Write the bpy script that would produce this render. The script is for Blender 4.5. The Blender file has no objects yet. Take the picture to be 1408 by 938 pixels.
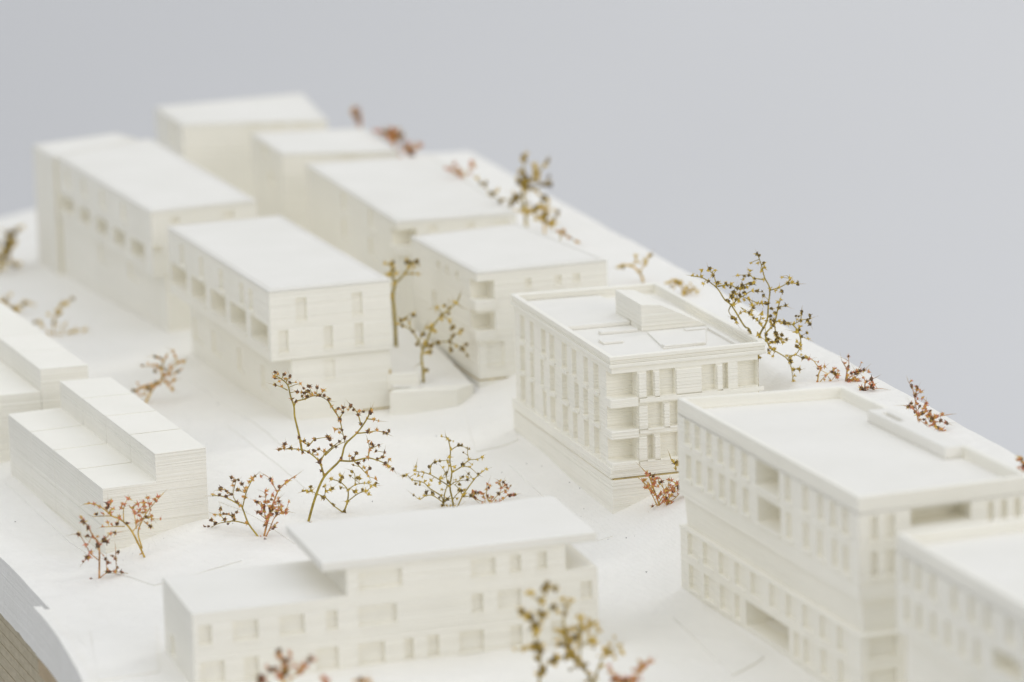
import bpy, math, random
import numpy as np
from mathutils import Matrix, Vector
random.seed(7)

# ------------------------------------------------------------------ camera (1 unit = 1 cm of the model)
IW, IH = 1408.0, 938.0                       # measuring grid of the photograph
FPX, PITCH, ROLL = 6331.4, math.radians(12.105), math.radians(-1.639)
CAM_Z = 20.88
scene = bpy.context.scene
scene.unit_settings.system = 'METRIC'
scene.unit_settings.scale_length = 0.01
col = scene.collection
cp, sp = math.cos(PITCH), math.sin(PITCH)
fwd = np.array([0, cp, -sp]); rgt = np.array([1.0, 0, 0]); upv = np.cross(rgt, fwd)
cr, sr = math.cos(ROLL), math.sin(ROLL)
CR = np.array([cr * rgt + sr * upv, -sr * rgt + cr * upv, fwd])
CP = np.array([0, 0, CAM_Z])
cam_data = bpy.data.cameras.new('camera')
cam = bpy.data.objects.new('camera', cam_data); col.objects.link(cam)
rot = Matrix(np.array([CR[0], CR[1], -CR[2]]).T.tolist())
cam.matrix_world = Matrix.Translation(Vector(CP)) @ rot.to_4x4()
cam_data.sensor_width = 36.0
cam_data.lens = FPX / IW * 36.0
cam_data.clip_start, cam_data.clip_end = 1.0, 3000.0
cam_data.dof.use_dof = True
cam_data.dof.focus_distance = 84.2
cam_data.dof.aperture_fstop = 0.195
cam_data.dof.aperture_blades = 0
scene.camera = cam

# ------------------------------------------------------------------ light
world = bpy.data.worlds.new('World'); scene.world = world; world.use_nodes = True
bg = world.node_tree.nodes['Background']
bg.inputs[0].default_value = (0.93, 0.965, 1.02, 1); bg.inputs[1].default_value = 0.47


def area(name, loc, target, size, energy, colour):
    d = bpy.data.lights.new(name, 'AREA'); d.shape = 'RECTANGLE'
    d.size, d.size_y = size; d.energy = energy; d.color = colour
    o = bpy.data.objects.new(name, d); col.objects.link(o); o.location = loc
    o.rotation_euler = (Vector(target) - Vector(loc)).to_track_quat('-Z', 'Y').to_euler()
    return o


area('ceiling_softbox', (15, 85, 150), (0, 85, 0), (170, 170), 76000, (0.955, 0.985, 1.055))
area('front_softbox', (115, -45, 62), (0, 85, 0), (120, 80), 70000, (0.995, 0.965, 0.945))  # added warm fill from the front right, not a real window
area('side_softbox', (-110, -25, 140), (0, 85, 0), (150, 150), 92000, (0.99, 0.985, 0.985))
area('backdrop_light', (120, 250, 160), (0, 430, -40), (120, 120), 355000, (1.0, 0.99, 0.97))

scene.view_settings.view_transform = 'Standard'
scene.view_settings.look = 'None'
scene.view_settings.gamma = 1.0
scene.view_settings.exposure = 0.03
scene.render.engine = 'CYCLES'
scene.cycles.use_denoising = True
scene.cycles.max_bounces = 12
scene.cycles.diffuse_bounces = 8
scene.cycles.caustics_reflective = False
scene.cycles.caustics_refractive = False


# ------------------------------------------------------------------ measuring helpers
def ray(x, y):
    return CR.T @ np.array([(x - IW / 2) / FPX, -(y - IH / 2) / FPX, 1.0])


def at_z(x, y, z):
    d = ray(x, y); return CP + d * ((z - CAM_Z) / d[2])


def at_y(x, y, depth):
    d = ray(x, y); return CP + d * (depth / d[1])


class Crop:
    """converts coordinates read in an enlarged crop of the photograph"""
    def __init__(self, x0, y0, s): self.x0, self.y0, self.s = x0, y0, s
    def __call__(self, x, y): return self.x0 + x / self.s, self.y0 + y / self.s


# ------------------------------------------------------------------ materials
def nodes(name):
    m = bpy.data.materials.new(name); m.use_nodes = True
    nt = m.node_tree; b = nt.nodes['Principled BSDF']
    return m, nt, b


def lk(nt, a, b): nt.links.new(a, b)


def nd(nt, t, **kw):
    n = nt.nodes.new(t)
    for k, v in kw.items():
        if k.startswith('i_'):
            key = k[2:]
            n.inputs[int(key) if key.isdigit() else key].default_value = v
        else:
            setattr(n, k, v)
    return n


def printed_plastic(name, colour, layer=1.0, seed=0.0, grain=1.0, relief=0.0):
    """white filament print: stacked layer ridges on walls, fine pitted skin everywhere"""
    m, nt, b = nodes(name)
    geo = nd(nt, 'ShaderNodeNewGeometry')
    mp = nd(nt, 'ShaderNodeMapping'); mp.inputs['Location'].default_value = (seed, seed * 1.7, seed * 0.3)
    lk(nt, geo.outputs['Position'], mp.inputs['Vector'])
    sep = nd(nt, 'ShaderNodeSeparateXYZ'); lk(nt, geo.outputs['Normal'], sep.inputs[0])
    ab = nd(nt, 'ShaderNodeMath', operation='ABSOLUTE'); lk(nt, sep.outputs['Z'], ab.inputs[0])
    wallm = nd(nt, 'ShaderNodeMapRange', i_1=0.35, i_2=0.8, i_3=1.0, i_4=0.0); lk(nt, ab.outputs[0], wallm.inputs[0])
    # layers: one-dimensional noise along z, stretched far along the wall
    lay = nd(nt, 'ShaderNodeMapping'); lay.inputs['Scale'].default_value = (0.05, 0.05, 21.0)
    lk(nt, mp.outputs[0], lay.inputs['Vector'])
    n1 = nd(nt, 'ShaderNodeTexNoise', i_Scale=1.0, i_Detail=2.5, i_Roughness=0.65); lk(nt, lay.outputs[0], n1.inputs['Vector'])
    pit = nd(nt, 'ShaderNodeTexNoise', i_Scale=22.0, i_Detail=3.0, i_Roughness=0.7); lk(nt, mp.outputs[0], pit.inputs['Vector'])
    ml = nd(nt, 'ShaderNodeMath', operation='MULTIPLY'); lk(nt, n1.outputs[0], ml.inputs[0]); lk(nt, wallm.outputs[0], ml.inputs[1])
    ml2 = nd(nt, 'ShaderNodeMath', operation='MULTIPLY', i_1=2.6 * layer); lk(nt, ml.outputs[0], ml2.inputs[0])
    mp2 = nd(nt, 'ShaderNodeMath', operation='MULTIPLY_ADD', i_1=0.28 * grain); lk(nt, pit.outputs[0], mp2.inputs[0]); lk(nt, ml2.outputs[0], mp2.inputs[2])
    if relief:      # uneven skin of the terrain print: soft ripples and the contour steps of its layers
        rn = nd(nt, 'ShaderNodeTexNoise', i_Scale=3.2, i_Detail=5.0, i_Roughness=0.62); lk(nt, mp.outputs[0], rn.inputs['Vector'])
        ps = nd(nt, 'ShaderNodeSeparateXYZ'); lk(nt, geo.outputs['Position'], ps.inputs[0])
        zq = nd(nt, 'ShaderNodeMath', operation='MULTIPLY_ADD', i_1=38.0); lk(nt, ps.outputs['Z'], zq.inputs[0])
        rs = nd(nt, 'ShaderNodeMath', operation='MULTIPLY', i_1=1.5); lk(nt, rn.outputs[0], rs.inputs[0]); lk(nt, rs.outputs[0], zq.inputs[2])
        fr = nd(nt, 'ShaderNodeMath', operation='FRACT'); lk(nt, zq.outputs[0], fr.inputs[0])
        st = nd(nt, 'ShaderNodeMapRange', interpolation_type='SMOOTHSTEP', i_1=0.0, i_2=0.12, i_3=0.0, i_4=0.16); lk(nt, fr.outputs[0], st.inputs[0])
        a1 = nd(nt, 'ShaderNodeMath', operation='MULTIPLY_ADD', i_1=relief); lk(nt, rn.outputs[0], a1.inputs[0]); lk(nt, st.outputs[0], a1.inputs[2])
        a2 = nd(nt, 'ShaderNodeMath', operation='ADD'); lk(nt, a1.outputs[0], a2.inputs[0]); lk(nt, mp2.outputs[0], a2.inputs[1])
        mp2 = a2
    bump = nd(nt, 'ShaderNodeBump', i_Strength=0.55, i_Distance=0.035); lk(nt, mp2.outputs[0], bump.inputs['Height'])
    lk(nt, bump.outputs[0], b.inputs['Normal'])
    # slight differences of tone in the filament, and a few grey scuffs
    big = nd(nt, 'ShaderNodeTexNoise', i_Scale=0.7, i_Detail=5.0, i_Roughness=0.6); lk(nt, mp.outputs[0], big.inputs['Vector'])
    ramp = nd(nt, 'ShaderNodeValToRGB')
    c = colour
    ramp.color_ramp.elements[0].position = 0.3; ramp.color_ramp.elements[0].color = (c[0] * .955, c[1] * .955, c[2] * .945, 1)
    ramp.color_ramp.elements[1].position = 0.7; ramp.color_ramp.elements[1].color = (c[0], c[1], c[2], 1)
    lk(nt, big.outputs[0], ramp.inputs[0])
    lay3 = nd(nt, 'ShaderNodeMix', data_type='RGBA', blend_type='MULTIPLY', i_0=1.0)
    lr = nd(nt, 'ShaderNodeMapRange', i_1=0.3, i_2=0.7, i_3=0.978, i_4=1.0); lk(nt, n1.outputs[0], lr.inputs[0])
    lmix = nd(nt, 'ShaderNodeMath', operation='POWER'); lk(nt, lr.outputs[0], lmix.inputs[0]); lk(nt, wallm.outputs[0], lmix.inputs[1])
    lk(nt, ramp.outputs[0], lay3.inputs['A']); lk(nt, lmix.outputs[0], lay3.inputs['B'])
    sc = nd(nt, 'ShaderNodeTexNoise', i_Scale=2.6, i_Detail=6.0, i_Roughness=0.75); lk(nt, mp.outputs[0], sc.inputs['Vector'])
    scr = nd(nt, 'ShaderNodeMapRange', i_1=0.66, i_2=0.8, i_3=0.0, i_4=0.35); lk(nt, sc.outputs[0], scr.inputs[0])
    mix = nd(nt, 'ShaderNodeMix', data_type='RGBA'); lk(nt, scr.outputs[0], mix.inputs[0]); lk(nt, lay3.outputs['Result'], mix.inputs['A'])
    mix.inputs['B'].default_value = (c[0] * .8, c[1] * .8, c[2] * .8, 1)
    lk(nt, mix.outputs['Result'], b.inputs['Base Color'])
    b.inputs['Roughness'].default_value = 0.62
    b.inputs['Specular IOR Level'].default_value = 0.3
    return m


WHITE = (0.945, 0.92, 0.835)
M_PRINT = printed_plastic('white_printed_filament', WHITE, 1.0)
M_SMOOTH = printed_plastic('smooth_printed_filament', (0.885, 0.865, 0.805), 0.55, 3.0)
M_GROUND = printed_plastic('printed_terrain', (0.93, 0.91, 0.855), 0.5, 9.0, 1.0, 2.2)


def simple(name, c, rough=0.6, var=0.25, scale=30.0):
    m, nt, b = nodes(name)
    geo = nd(nt, 'ShaderNodeNewGeometry')
    n = nd(nt, 'ShaderNodeTexNoise', i_Scale=scale, i_Detail=3.0); lk(nt, geo.outputs['Position'], n.inputs['Vector'])
    r = nd(nt, 'ShaderNodeValToRGB')
    r.color_ramp.elements[0].position = .3; r.color_ramp.elements[1].position = .7
    r.color_ramp.elements[0].color = (*[x * (1 - var) for x in c], 1)
    r.color_ramp.elements[1].color = (*[min(1, x * (1 + var)) for x in c], 1)
    lk(nt, n.outputs[0], r.inputs[0]); lk(nt, r.outputs[0], b.inputs['Base Color'])
    b.inputs['Roughness'].default_value = rough
    return m


M_STEM_OLIVE = simple('olive_stem', (0.36, 0.265, 0.035), .5, .4, 9)
M_STEM_ORANGE = simple('ochre_stem', (0.54, 0.35, 0.065), .5, .4, 9)
M_STEM_BROWN = simple('brown_stem', (0.46, 0.23, 0.07), .5, .45, 9)
M_BUD_DARK = simple('dark_seed_bud', (0.13, 0.068, 0.03), .55, .65, 25)
M_BUD_OLIVE = simple('olive_seed_bud', (0.20, 0.13, 0.022), .55, .5, 25)
M_BUD_BROWN = simple('brown_olive_seed_bud', (0.13, 0.085, 0.018), .55, .6, 25)
M_TIP_GOLD = simple('golden_bract', (0.62, 0.44, 0.07), .6, .3, 25)
M_TIP_RUST = simple('rusty_bract', (0.62, 0.30, 0.085), .6, .35, 25)
M_TIP_PINK = simple('wine_red_bract', (0.60, 0.22, 0.12), .6, .35, 25)
M_HAIR = simple('pale_bristle', (0.45, 0.34, 0.17), .6, .3, 10)
M_GLUE = simple('yellowed_glue', (0.50, 0.39, 0.17), .6, .3, 6)
M_DUST = simple('dark_crumb', (0.06, 0.045, 0.03), .8, .4, 30)


def wood(name, c0, c1):
    m, nt, b = nodes(name)
    geo = nd(nt, 'ShaderNodeNewGeometry')
    mp = nd(nt, 'ShaderNodeMapping'); mp.inputs['Rotation'].default_value = (0, 0, -0.31); mp.inputs['Scale'].default_value = (7, .5, 7)
    lk(nt, geo.outputs['Position'], mp.inputs['Vector'])
    n = nd(nt, 'ShaderNodeTexNoise', i_Scale=1.6, i_Detail=6.0, i_Roughness=.7); lk(nt, mp.outputs[0], n.inputs['Vector'])
    r = nd(nt, 'ShaderNodeValToRGB'); r.color_ramp.elements[0].position = .32; r.color_ramp.elements[1].position = .68
    r.color_ramp.elements[0].color = (*c0, 1); r.color_ramp.elements[1].color = (*c1, 1)
    lk(nt, n.outputs[0], r.inputs[0]); lk(nt, r.outputs[0], b.inputs['Base Color'])
    bu = nd(nt, 'ShaderNodeBump', i_Strength=.4, i_Distance=.03); lk(nt, n.outputs[0], bu.inputs['Height']); lk(nt, bu.outputs[0], b.inputs['Normal'])
    b.inputs['Roughness'].default_value = .7
    return m


M_WOOD = wood('weathered_plywood', (0.42, 0.36, 0.24), (0.56, 0.49, 0.35))
M_WOOD_LIGHT = wood('fresh_cut_wood', (0.42, 0.32, 0.19), (0.55, 0.43, 0.27))
M_BACK = simple('grey_backdrop_paper', (0.632, 0.637, 0.65), .9, .012, .02)


# ------------------------------------------------------------------ mesh helpers
class MB:
    def __init__(self): self.v, self.f, self.m, self.key = [], [], [], {}

    def vert(self, p, weld=True):
        p = (float(p[0]), float(p[1]), float(p[2]))
        if not weld:
            self.v.append(p); return len(self.v) - 1
        k = (round(p[0], 4), round(p[1], 4), round(p[2], 4))
        if k not in self.key:
            self.key[k] = len(self.v); self.v.append(p)
        return self.key[k]

    def face(self, pts, mat=0, weld=True):
        ids = [self.vert(p, weld) for p in pts]
        if len(set(ids)) == len(ids): self.f.append(ids); self.m.append(mat)

    def prism(self, poly, z0, z1, poly_top=None, bottom=True, top=True):
        """poly counter-clockwise seen from above"""
        pt = poly_top or poly; n = len(poly)
        lo = [(*p[:2], z0) for p in poly]; hi = [(*p[:2], z1) for p in pt]
        for i in range(n):
            j = (i + 1) % n; self.face([lo[i], lo[j], hi[j], hi[i]])
        if top: self.face(hi)
        if bottom: self.face(lo[::-1])

    def box(self, x0, x1, y0, y1, z0, z1):
        self.prism([(x0, y0), (x1, y0), (x1, y1), (x0, y1)], z0, z1)

    def ring(self, outer, inner, z0, z1):
        n = len(outer)
        for i in range(n):
            j = (i + 1) % n
            a, b, c, d = outer[i], outer[j], inner[j], inner[i]
            self.face([(*a, z0), (*b, z0), (*b, z1), (*a, z1)])
            self.face([(*a, z1), (*b, z1), (*c, z1), (*d, z1)])
            self.face([(*d, z1), (*c, z1), (*c, z0), (*d, z0)])
            self.face([(*d, z0), (*c, z0), (*b, z0), (*a, z0)])

    def mesh(self, name, mats):
        me = bpy.data.meshes.new(name)
        me.from_pydata(self.v, [], self.f)
        for m in (mats if isinstance(mats, (list, tuple)) else [mats]): me.materials.append(m)
        if any(self.m): me.polygons.foreach_set('material_index', self.m)
        me.update()
        return me

    def build(self, name, mats, parent=None, bevel=0.0, smooth=False):
        o = bpy.data.objects.new(name, self.mesh(name, mats)); col.objects.link(o)
        if smooth: o.data.polygons.foreach_set('use_smooth', [True] * len(o.data.polygons))
        if parent is not None: attach(o, parent)
        if bevel:
            b = o.modifiers.new('bevel', 'BEVEL'); b.width = bevel; b.segments = 2
            b.limit_method = 'ANGLE'; b.angle_limit = math.radians(40); b.use_clamp_overlap = True
        return o


def world_of(o):
    m = o.matrix_basis.copy()
    return world_of(o.parent) @ o.matrix_parent_inverse @ m if o.parent else m


def attach(o, parent):
    o.parent = parent
    o.matrix_parent_inverse = world_of(parent).inverted()


def tag(o, label=None, cat=None, group=None, kind=None):
    if label: o['label'] = label
    if cat: o['category'] = cat
    if group: o['group'] = group
    if kind: o['kind'] = kind
    return o


def empty(name, loc, label, cat, group=None):
    o = bpy.data.objects.new(name, None); col.objects.link(o)
    o.empty_display_size = .3
    o.location = [float(x) for x in loc]
    return tag(o, label, cat, group)


def v2(p): return np.array([float(p[0]), float(p[1])])


def inset(poly, d):
    """moves every side of a counter-clockwise polygon inwards by d (one number or one per side)"""
    n = len(poly); P = [v2(p) for p in poly]
    ds = d if isinstance(d, (list, tuple)) else [d] * n
    lines = []
    for i in range(n):
        a, b = P[i], P[(i + 1) % n]; t = (b - a) / np.linalg.norm(b - a)
        nrm = np.array([-t[1], t[0]]); lines.append((a + nrm * ds[i], t))
    out = []
    for i in range(n):
        p, r = lines[i - 1]; q, s = lines[i]
        den = r[0] * s[1] - r[1] * s[0]
        k = ((q - p)[0] * s[1] - (q - p)[1] * s[0]) / den
        out.append(tuple(p + r * k))
    return out


def corner_notch(near, e1, e2, b, a, z0, z1, parent, mat, edge=.05, band=.16, low=.0):
    """balcony cut into a building corner, open to both sides, with a projecting floor edge that wraps the corner"""
    N = v2(near); P = lambda u, v: tuple(N + e1 * u + e2 * v)
    m = MB(); p0, p1, p2, p3 = P(0, 0), P(b, 0), P(b, a), P(0, a)
    q = lambda p, z: (*p, z)
    m.face([q(p3, z0), q(p2, z0), q(p2, z1), q(p3, z1)]); m.face([q(p2, z0), q(p1, z0), q(p1, z1), q(p2, z1)])
    m.face([q(p0, z0), q(p1, z0), q(p2, z0), q(p3, z0)]); m.face([q(p3, z1), q(p2, z1), q(p1, z1), q(p0, z1)])
    lg = m.build('loggia', mat, parent)
    m = MB(); o = edge
    # L-shaped nosing standing proud of both faces
    m.prism([P(-o, a), P(-o, -o + .02), P(-o + .02, -o), P(b, -o), P(b, .06), P(.06, .06), P(.06, a)], z0 - band, z0 + .012 + low)
    m.build('balcony_edge', mat, lg, .014)


class Wall:
    """a vertical wall line from a to b, outward side on the right of a->b"""
    def __init__(self, a, b):
        self.a, self.b = v2(a), v2(b); self.L = float(np.linalg.norm(self.b - self.a))
        self.t = (self.b - self.a) / self.L; self.n = np.array([self.t[1], -self.t[0]])

    def hit(self, x, y):
        """(u, z) where the line of sight through photo point x, y meets the wall"""
        d = ray(x, y); k = ((self.a - CP[:2]) @ self.n) / (d[:2] @ self.n)
        p = CP + d * k
        return float((p[:2] - self.a) @ self.t), float(p[2])

    def p(self, u, out=0.0): return self.a + self.t * u + self.n * out

    def rows(self, crop, rows, zs=None):
        """rows of (x0, x1, ytop, ybottom) -> openings whose heights agree within a row"""
        res = []
        for r in rows:
            o = []
            for x0, x1, yt, yb in r:
                ym = (yt + yb) / 2
                u0 = self.hit(*crop(x0, ym))[0]; u1 = self.hit(*crop(x1, ym))[0]
                z1 = self.hit(*crop((x0 + x1) / 2, yt))[1]; z0 = self.hit(*crop((x0 + x1) / 2, yb))[1]
                o.append([u0, u1, z0, z1])
            m0 = float(np.median([q[2] for q in o])); m1 = float(np.median([q[3] for q in o]))
            for q in o: q[2], q[3] = m0, m1
            res.append([q for q in o])
        return res


def walls(mb, poly, z0, z1, openings):
    """wall band round a polygon; openings[i] = rectangles (u0, u1, z0, z1) left open in side i"""
    n = len(poly)
    for i in range(n):
        w = Wall(poly[i], poly[(i + 1) % n])
        ops = [o for o in openings.get(i, []) if o[1] > o[0]]
        us = sorted({0.0, w.L, *[min(max(o[0], 0), w.L) for o in ops], *[min(max(o[1], 0), w.L) for o in ops]})
        zs = sorted({z0, z1, *[min(max(o[2], z0), z1) for o in ops], *[min(max(o[3], z0), z1) for o in ops]})
        for k in range(len(us) - 1):
            for j in range(len(zs) - 1):
                um, zm = (us[k] + us[k + 1]) / 2, (zs[j] + zs[j + 1]) / 2
                if us[k + 1] - us[k] < 1e-4 or zs[j + 1] - zs[j] < 1e-4: continue
                if any(o[0] < um < o[1] and o[2] < zm < o[3] for o in ops): continue
                a, b = w.p(us[k]), w.p(us[k + 1])
                mb.face([(*a, zs[j]), (*b, zs[j]), (*b, zs[j + 1]), (*a, zs[j + 1])])


MESHES = {}


def recess_mesh(w, h, d, mat):
    k = ('r', round(w, 3), round(h, 3), round(d, 3), mat.name)
    if k not in MESHES:
        m = MB()
        m.face([(0, d, 0), (w, d, 0), (w, d, h), (0, d, h)])
        m.face([(0, 0, 0), (0, d, 0), (0, d, h), (0, 0, h)])
        m.face([(w, d, 0), (w, 0, 0), (w, 0, h), (w, d, h)])
        m.face([(0, 0, 0), (w, 0, 0), (w, d, 0), (0, d, 0)])
        m.face([(0, d, h), (w, d, h), (w, 0, h), (0, 0, h)])
        MESHES[k] = m.mesh('window', mat)
    return MESHES[k]


def bar_mesh(w, h, d, mat):
    k = ('b', round(w, 3), round(h, 3), round(d, 3), mat.name)
    if k not in MESHES:
        m = MB(); m.box(0, w, -d, -0.002, 0, h); MESHES[k] = m.mesh('sill', mat)
    return MESHES[k]


def place(name, mesh, wall, u, z, parent, out=0.0):
    o = bpy.data.objects.new(name, mesh); col.objects.link(o)
    p = wall.p(u, out)
    o.location = (p[0], p[1], z); o.rotation_euler = (0, 0, math.atan2(wall.t[1], wall.t[0]))
    attach(o, parent)
    return o


def windows(wall, ops, depth, parent, mat, name='window', sill=0.0, sill_h=.035, sub='sill'):
    for u0, u1, z0, z1 in ops:
        w = place(name, recess_mesh(u1 - u0, z1 - z0, depth, mat), wall, u0, z0, parent)
        if sill:
            place(sub, bar_mesh(u1 - u0 + .04, sill_h, sill, mat), wall, u0 - .02, z0 - sill_h, w)


def bar(name, wall, u0, u1, z0, z1, out, parent, mat, bevel=.012):
    """a strip standing proud of a wall"""
    m = MB(); a, b, c, d = wall.p(u0, .002), wall.p(u0, out), wall.p(u1, out), wall.p(u1, .002)
    m.prism([b, c, d, a], z0, z1)
    return m.build(name, mat, parent, bevel)


def clipw(wall, ops, lo=.02):
    return [[max(o[0], lo), min(o[1], wall.L - lo), o[2], o[3]] for o in ops if min(o[1], wall.L - lo) - max(o[0], lo) > .03]


# ------------------------------------------------------------------ terrain
E1 = np.array([math.cos(.30), math.sin(.30)]); E2 = np.array([-math.sin(.30), math.cos(.30)])
CTRL = [(1.75, 82.2, -.10), (.9, 85.2, .03), (0, 88.2, .15), (-4.46, 89.3, .20), (-.67, 90.5, .48), (2.83, 77.6, -.25), (-3.3, 72, -.03), (1.2, 73.4, -.08),
        (3.5, 75.7, -.27), (4.15, 73.7, -.28), (4.8, 71.9, -.30), (5.3, 70.3, -.30), (2.6, 71, -.2), (3.6, 68.5, -.25),
        (-7.5, 81, -.16), (-5.75, 81.3, .30), (-3.8, 82, .04), (-8.9, 87.5, -.05), (-7.4, 98.5, .15), (-10.5, 107, .1), (-13, 100, .0), (-9.0, 79, -.10),
        (-7.6, 76.5, -.10), (4.4, 70, -.3), (-1.5, 86, .08), (-2.2, 96.4, .5), (-5.2, 105.4, .55), (-8, 110, .5),
        (4.95, 83.2, 1.72), (3.2, 89, 1.7), (2.2, 91.6, 1.7), (.4, 97.1, 1.7), (-2.2, 105.4, 1.7), (-4, 111, 1.6),
        (7.2, 70.6, -.2), (7.6, 68.5, -.2), (9.6, 70.5, 1.4), (10.6, 67, 1.4), (8.3, 72.8, 1.5), (6.1, 79.3, 1.7), (6, 66, -.3), (8, 64, -.2), (0, 66, -.1), (-5, 67, -.1), (-12, 118, .2), (-9, 118, .8)]
_c = np.array(CTRL)


def _phi(r2): return r2 * np.log(r2 + 1e-6) * .5


def _tps():
    n = len(_c); d2 = ((_c[:, None, :2] - _c[None, :, :2]) ** 2).sum(2)
    A = np.zeros((n + 3, n + 3)); A[:n, :n] = _phi(d2) + np.eye(n) * .15
    A[:n, n] = 1; A[:n, n + 1:] = _c[:, :2]; A[n:, :n] = A[:n, n:].T
    return np.linalg.solve(A, np.concatenate([_c[:, 2], np.zeros(3)]))


_w = _tps()


RIM = 1.95
RE0, RE1 = at_z(1160, 494, RIM), at_z(1408, 632, RIM)        # right edge of the slab
Y_RIDGE = float(at_z(634, 209, RIM)[1])


def edge_x(a, b, y): return a[0] + (b[0] - a[0]) * (y - a[1]) / (b[1] - a[1])


LE0, LE1 = at_z(0, 765, -.08), at_z(64, 832, -.08)          # left edge of the slab


def ground(x, y):
    d2 = (_c[:, 0] - x) ** 2 + (_c[:, 1] - y) ** 2
    z = float(_phi(d2) @ _w[:-3] + _w[-3] + _w[-2] * x + _w[-1] * y)
    z = min(z, RIM)
    # the right rim of the slab is a level ridge that falls away behind the last trees
    d = edge_x(RE0, RE1, y) - x
    w = min(1.0, max(0.0, (1.9 - d) / 1.3)); w = w * w * (3 - 2 * w)
    dl = x - edge_x(LE0, LE1, y)
    wl = min(1.0, max(0.0, (1.6 - dl) / 1.4)); wl = wl * wl * (3 - 2 * wl)
    k = min(1.0, max(0.0, (y - Y_RIDGE) / 3.0)); k = k * k * (3 - 2 * k)
    z = z * (1 - w) + RIM * w
    z -= k * max(0.0, z - .25)
    z = z * (1 - wl) - .08 * wl
    return z + .015 * math.sin(2.1 * x + .7 * y) * math.sin(1.3 * y - x) + .008 * math.sin(5.3 * x) * math.sin(4.1 * y + 1)


def on_ground(x, y):
    p = at_z(x, y, 0.0)
    for _ in range(25):
        p = .5 * p + .5 * at_z(x, y, ground(p[0], p[1]))
    return p




Y_FRONT, Y_BACK = 62.0, 112.5
Y_STEP = LE1[1]


def build_terrain():
    mb = MB(); NX, NY = 150, 190
    ys = [Y_FRONT + (Y_BACK - Y_FRONT) * j / NY for j in range(NY + 1)]
    grid = []
    for y in ys:
        xl, xr = edge_x(LE0, LE1, y), edge_x(RE0, RE1, y)
        # the back edge of the slab runs parallel to the front facades
        row = []
        for i in range(NX + 1):
            x = xl + (xr - xl) * i / NX
            yy = y + (x - xl) * .22 * (y - Y_FRONT) / (Y_BACK - Y_FRONT)
            x2 = edge_x(LE0, LE1, yy) + (edge_x(RE0, RE1, yy) - edge_x(LE0, LE1, yy)) * i / NX
            row.append((x2, yy, ground(x2, yy)))
        grid.append(row)
    ids = [[mb.vert(p, False) for p in r] for r in grid]
    for j in range(NY):
        for i in range(NX):
            mb.f.append([ids[j][i], ids[j][i + 1], ids[j + 1][i + 1], ids[j + 1][i]]); mb.m.append(0)
    top = mb.build('terrain', M_GROUND, None, 0, True)
    tag(top, kind='structure')
    # skirt: the cut sides of the slab, with a slightly ragged lower edge
    sk = MB(); rnd = random.Random(3)
    loop = [grid[0][i] for i in range(NX + 1)] + [grid[j][NX] for j in range(1, NY + 1)] + [grid[NY][i] for i in range(NX - 1, -1, -1)] + [grid[j][0] for j in range(NY - 1, 0, -1)]
    low = []
    for k, p in enumerate(loop):
        low.append((p[0], p[1], -1.22 + .018 * rnd.uniform(-1, 1) + .02 * math.sin(k * .31)))
    for k in range(len(loop)):
        j = (k + 1) % len(loop)
        sk.face([low[k], low[j], loop[j], loop[k]])
    s = sk.build('terrain_side', M_GROUND, top)
    return top


TERRAIN = build_terrain()


def drape(name, quad, off, nx=24, ny=24, mat=None):
    """thin raised paving: a sheet a little above the terrain with its own cut edge"""
    mb = MB(); q = [v2(p) for p in quad]; G = []
    for j in range(ny + 1):
        r = []
        for i in range(nx + 1):
            u, v = i / nx, j / ny
            p = (1 - v) * ((1 - u) * q[0] + u * q[1]) + v * ((1 - u) * q[3] + u * q[2])
            r.append((p[0], p[1], ground(*p) + off))
        G.append(r)
    for j in range(ny):
        for i in range(nx): mb.face([G[j][i], G[j][i + 1], G[j + 1][i + 1], G[j + 1][i]])
    loop = G[0] + [r[nx] for r in G[1:]] + G[ny][-2::-1] + [r[0] for r in G[-2:0:-1]]
    for k in range(len(loop)):
        a, b = loop[k], loop[(k + 1) % len(loop)]
        mb.face([(a[0], a[1], a[2] - off - .03), (b[0], b[1], b[2] - off - .03), b, a])
    return tag(mb.build(name, mat or M_GROUND), kind='structure')


def gp(x, y): return on_ground(x, y)[:2]


# paving steps and kerb lines that show as faint relief
drape('pavement', [gp(6, 664), gp(97, 748), gp(150, 772), gp(22, 655)], .022, 6, 24)
drape('pavement', [gp(136, 938), gp(218, 925), gp(214, 860), gp(124, 868)], .03, 12, 12)
drape('pavement', [gp(958, 830), gp(1050, 905), gp(1008, 930), gp(925, 850)][::-1], .03, 20, 10)
drape('pavement', [gp(262, 524), gp(276, 512), gp(412, 608), gp(394, 620)][::-1], .02, 12, 24)
drape('footpath', [gp(700, 640), gp(716, 634), gp(842, 738), gp(822, 744)][::-1], .015, 10, 24)

drape('footpath', [gp(548, 640), gp(640, 690), gp(632, 697), gp(540, 648)], .018, 20, 4)
drape('pavement', [gp(640, 565), gp(700, 556), gp(712, 606), gp(655, 622)], .022, 14, 14)
drape('pavement', [gp(310, 585), gp(324, 578), gp(440, 668), gp(424, 676)], .016, 6, 24)

drape('pavement', [gp(152, 788), gp(212, 806), gp(332, 772), gp(302, 752)], .02, 18, 10)
drape('footpath', [gp(300, 690), gp(316, 684), gp(420, 742), gp(404, 748)], .014, 6, 20)

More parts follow.
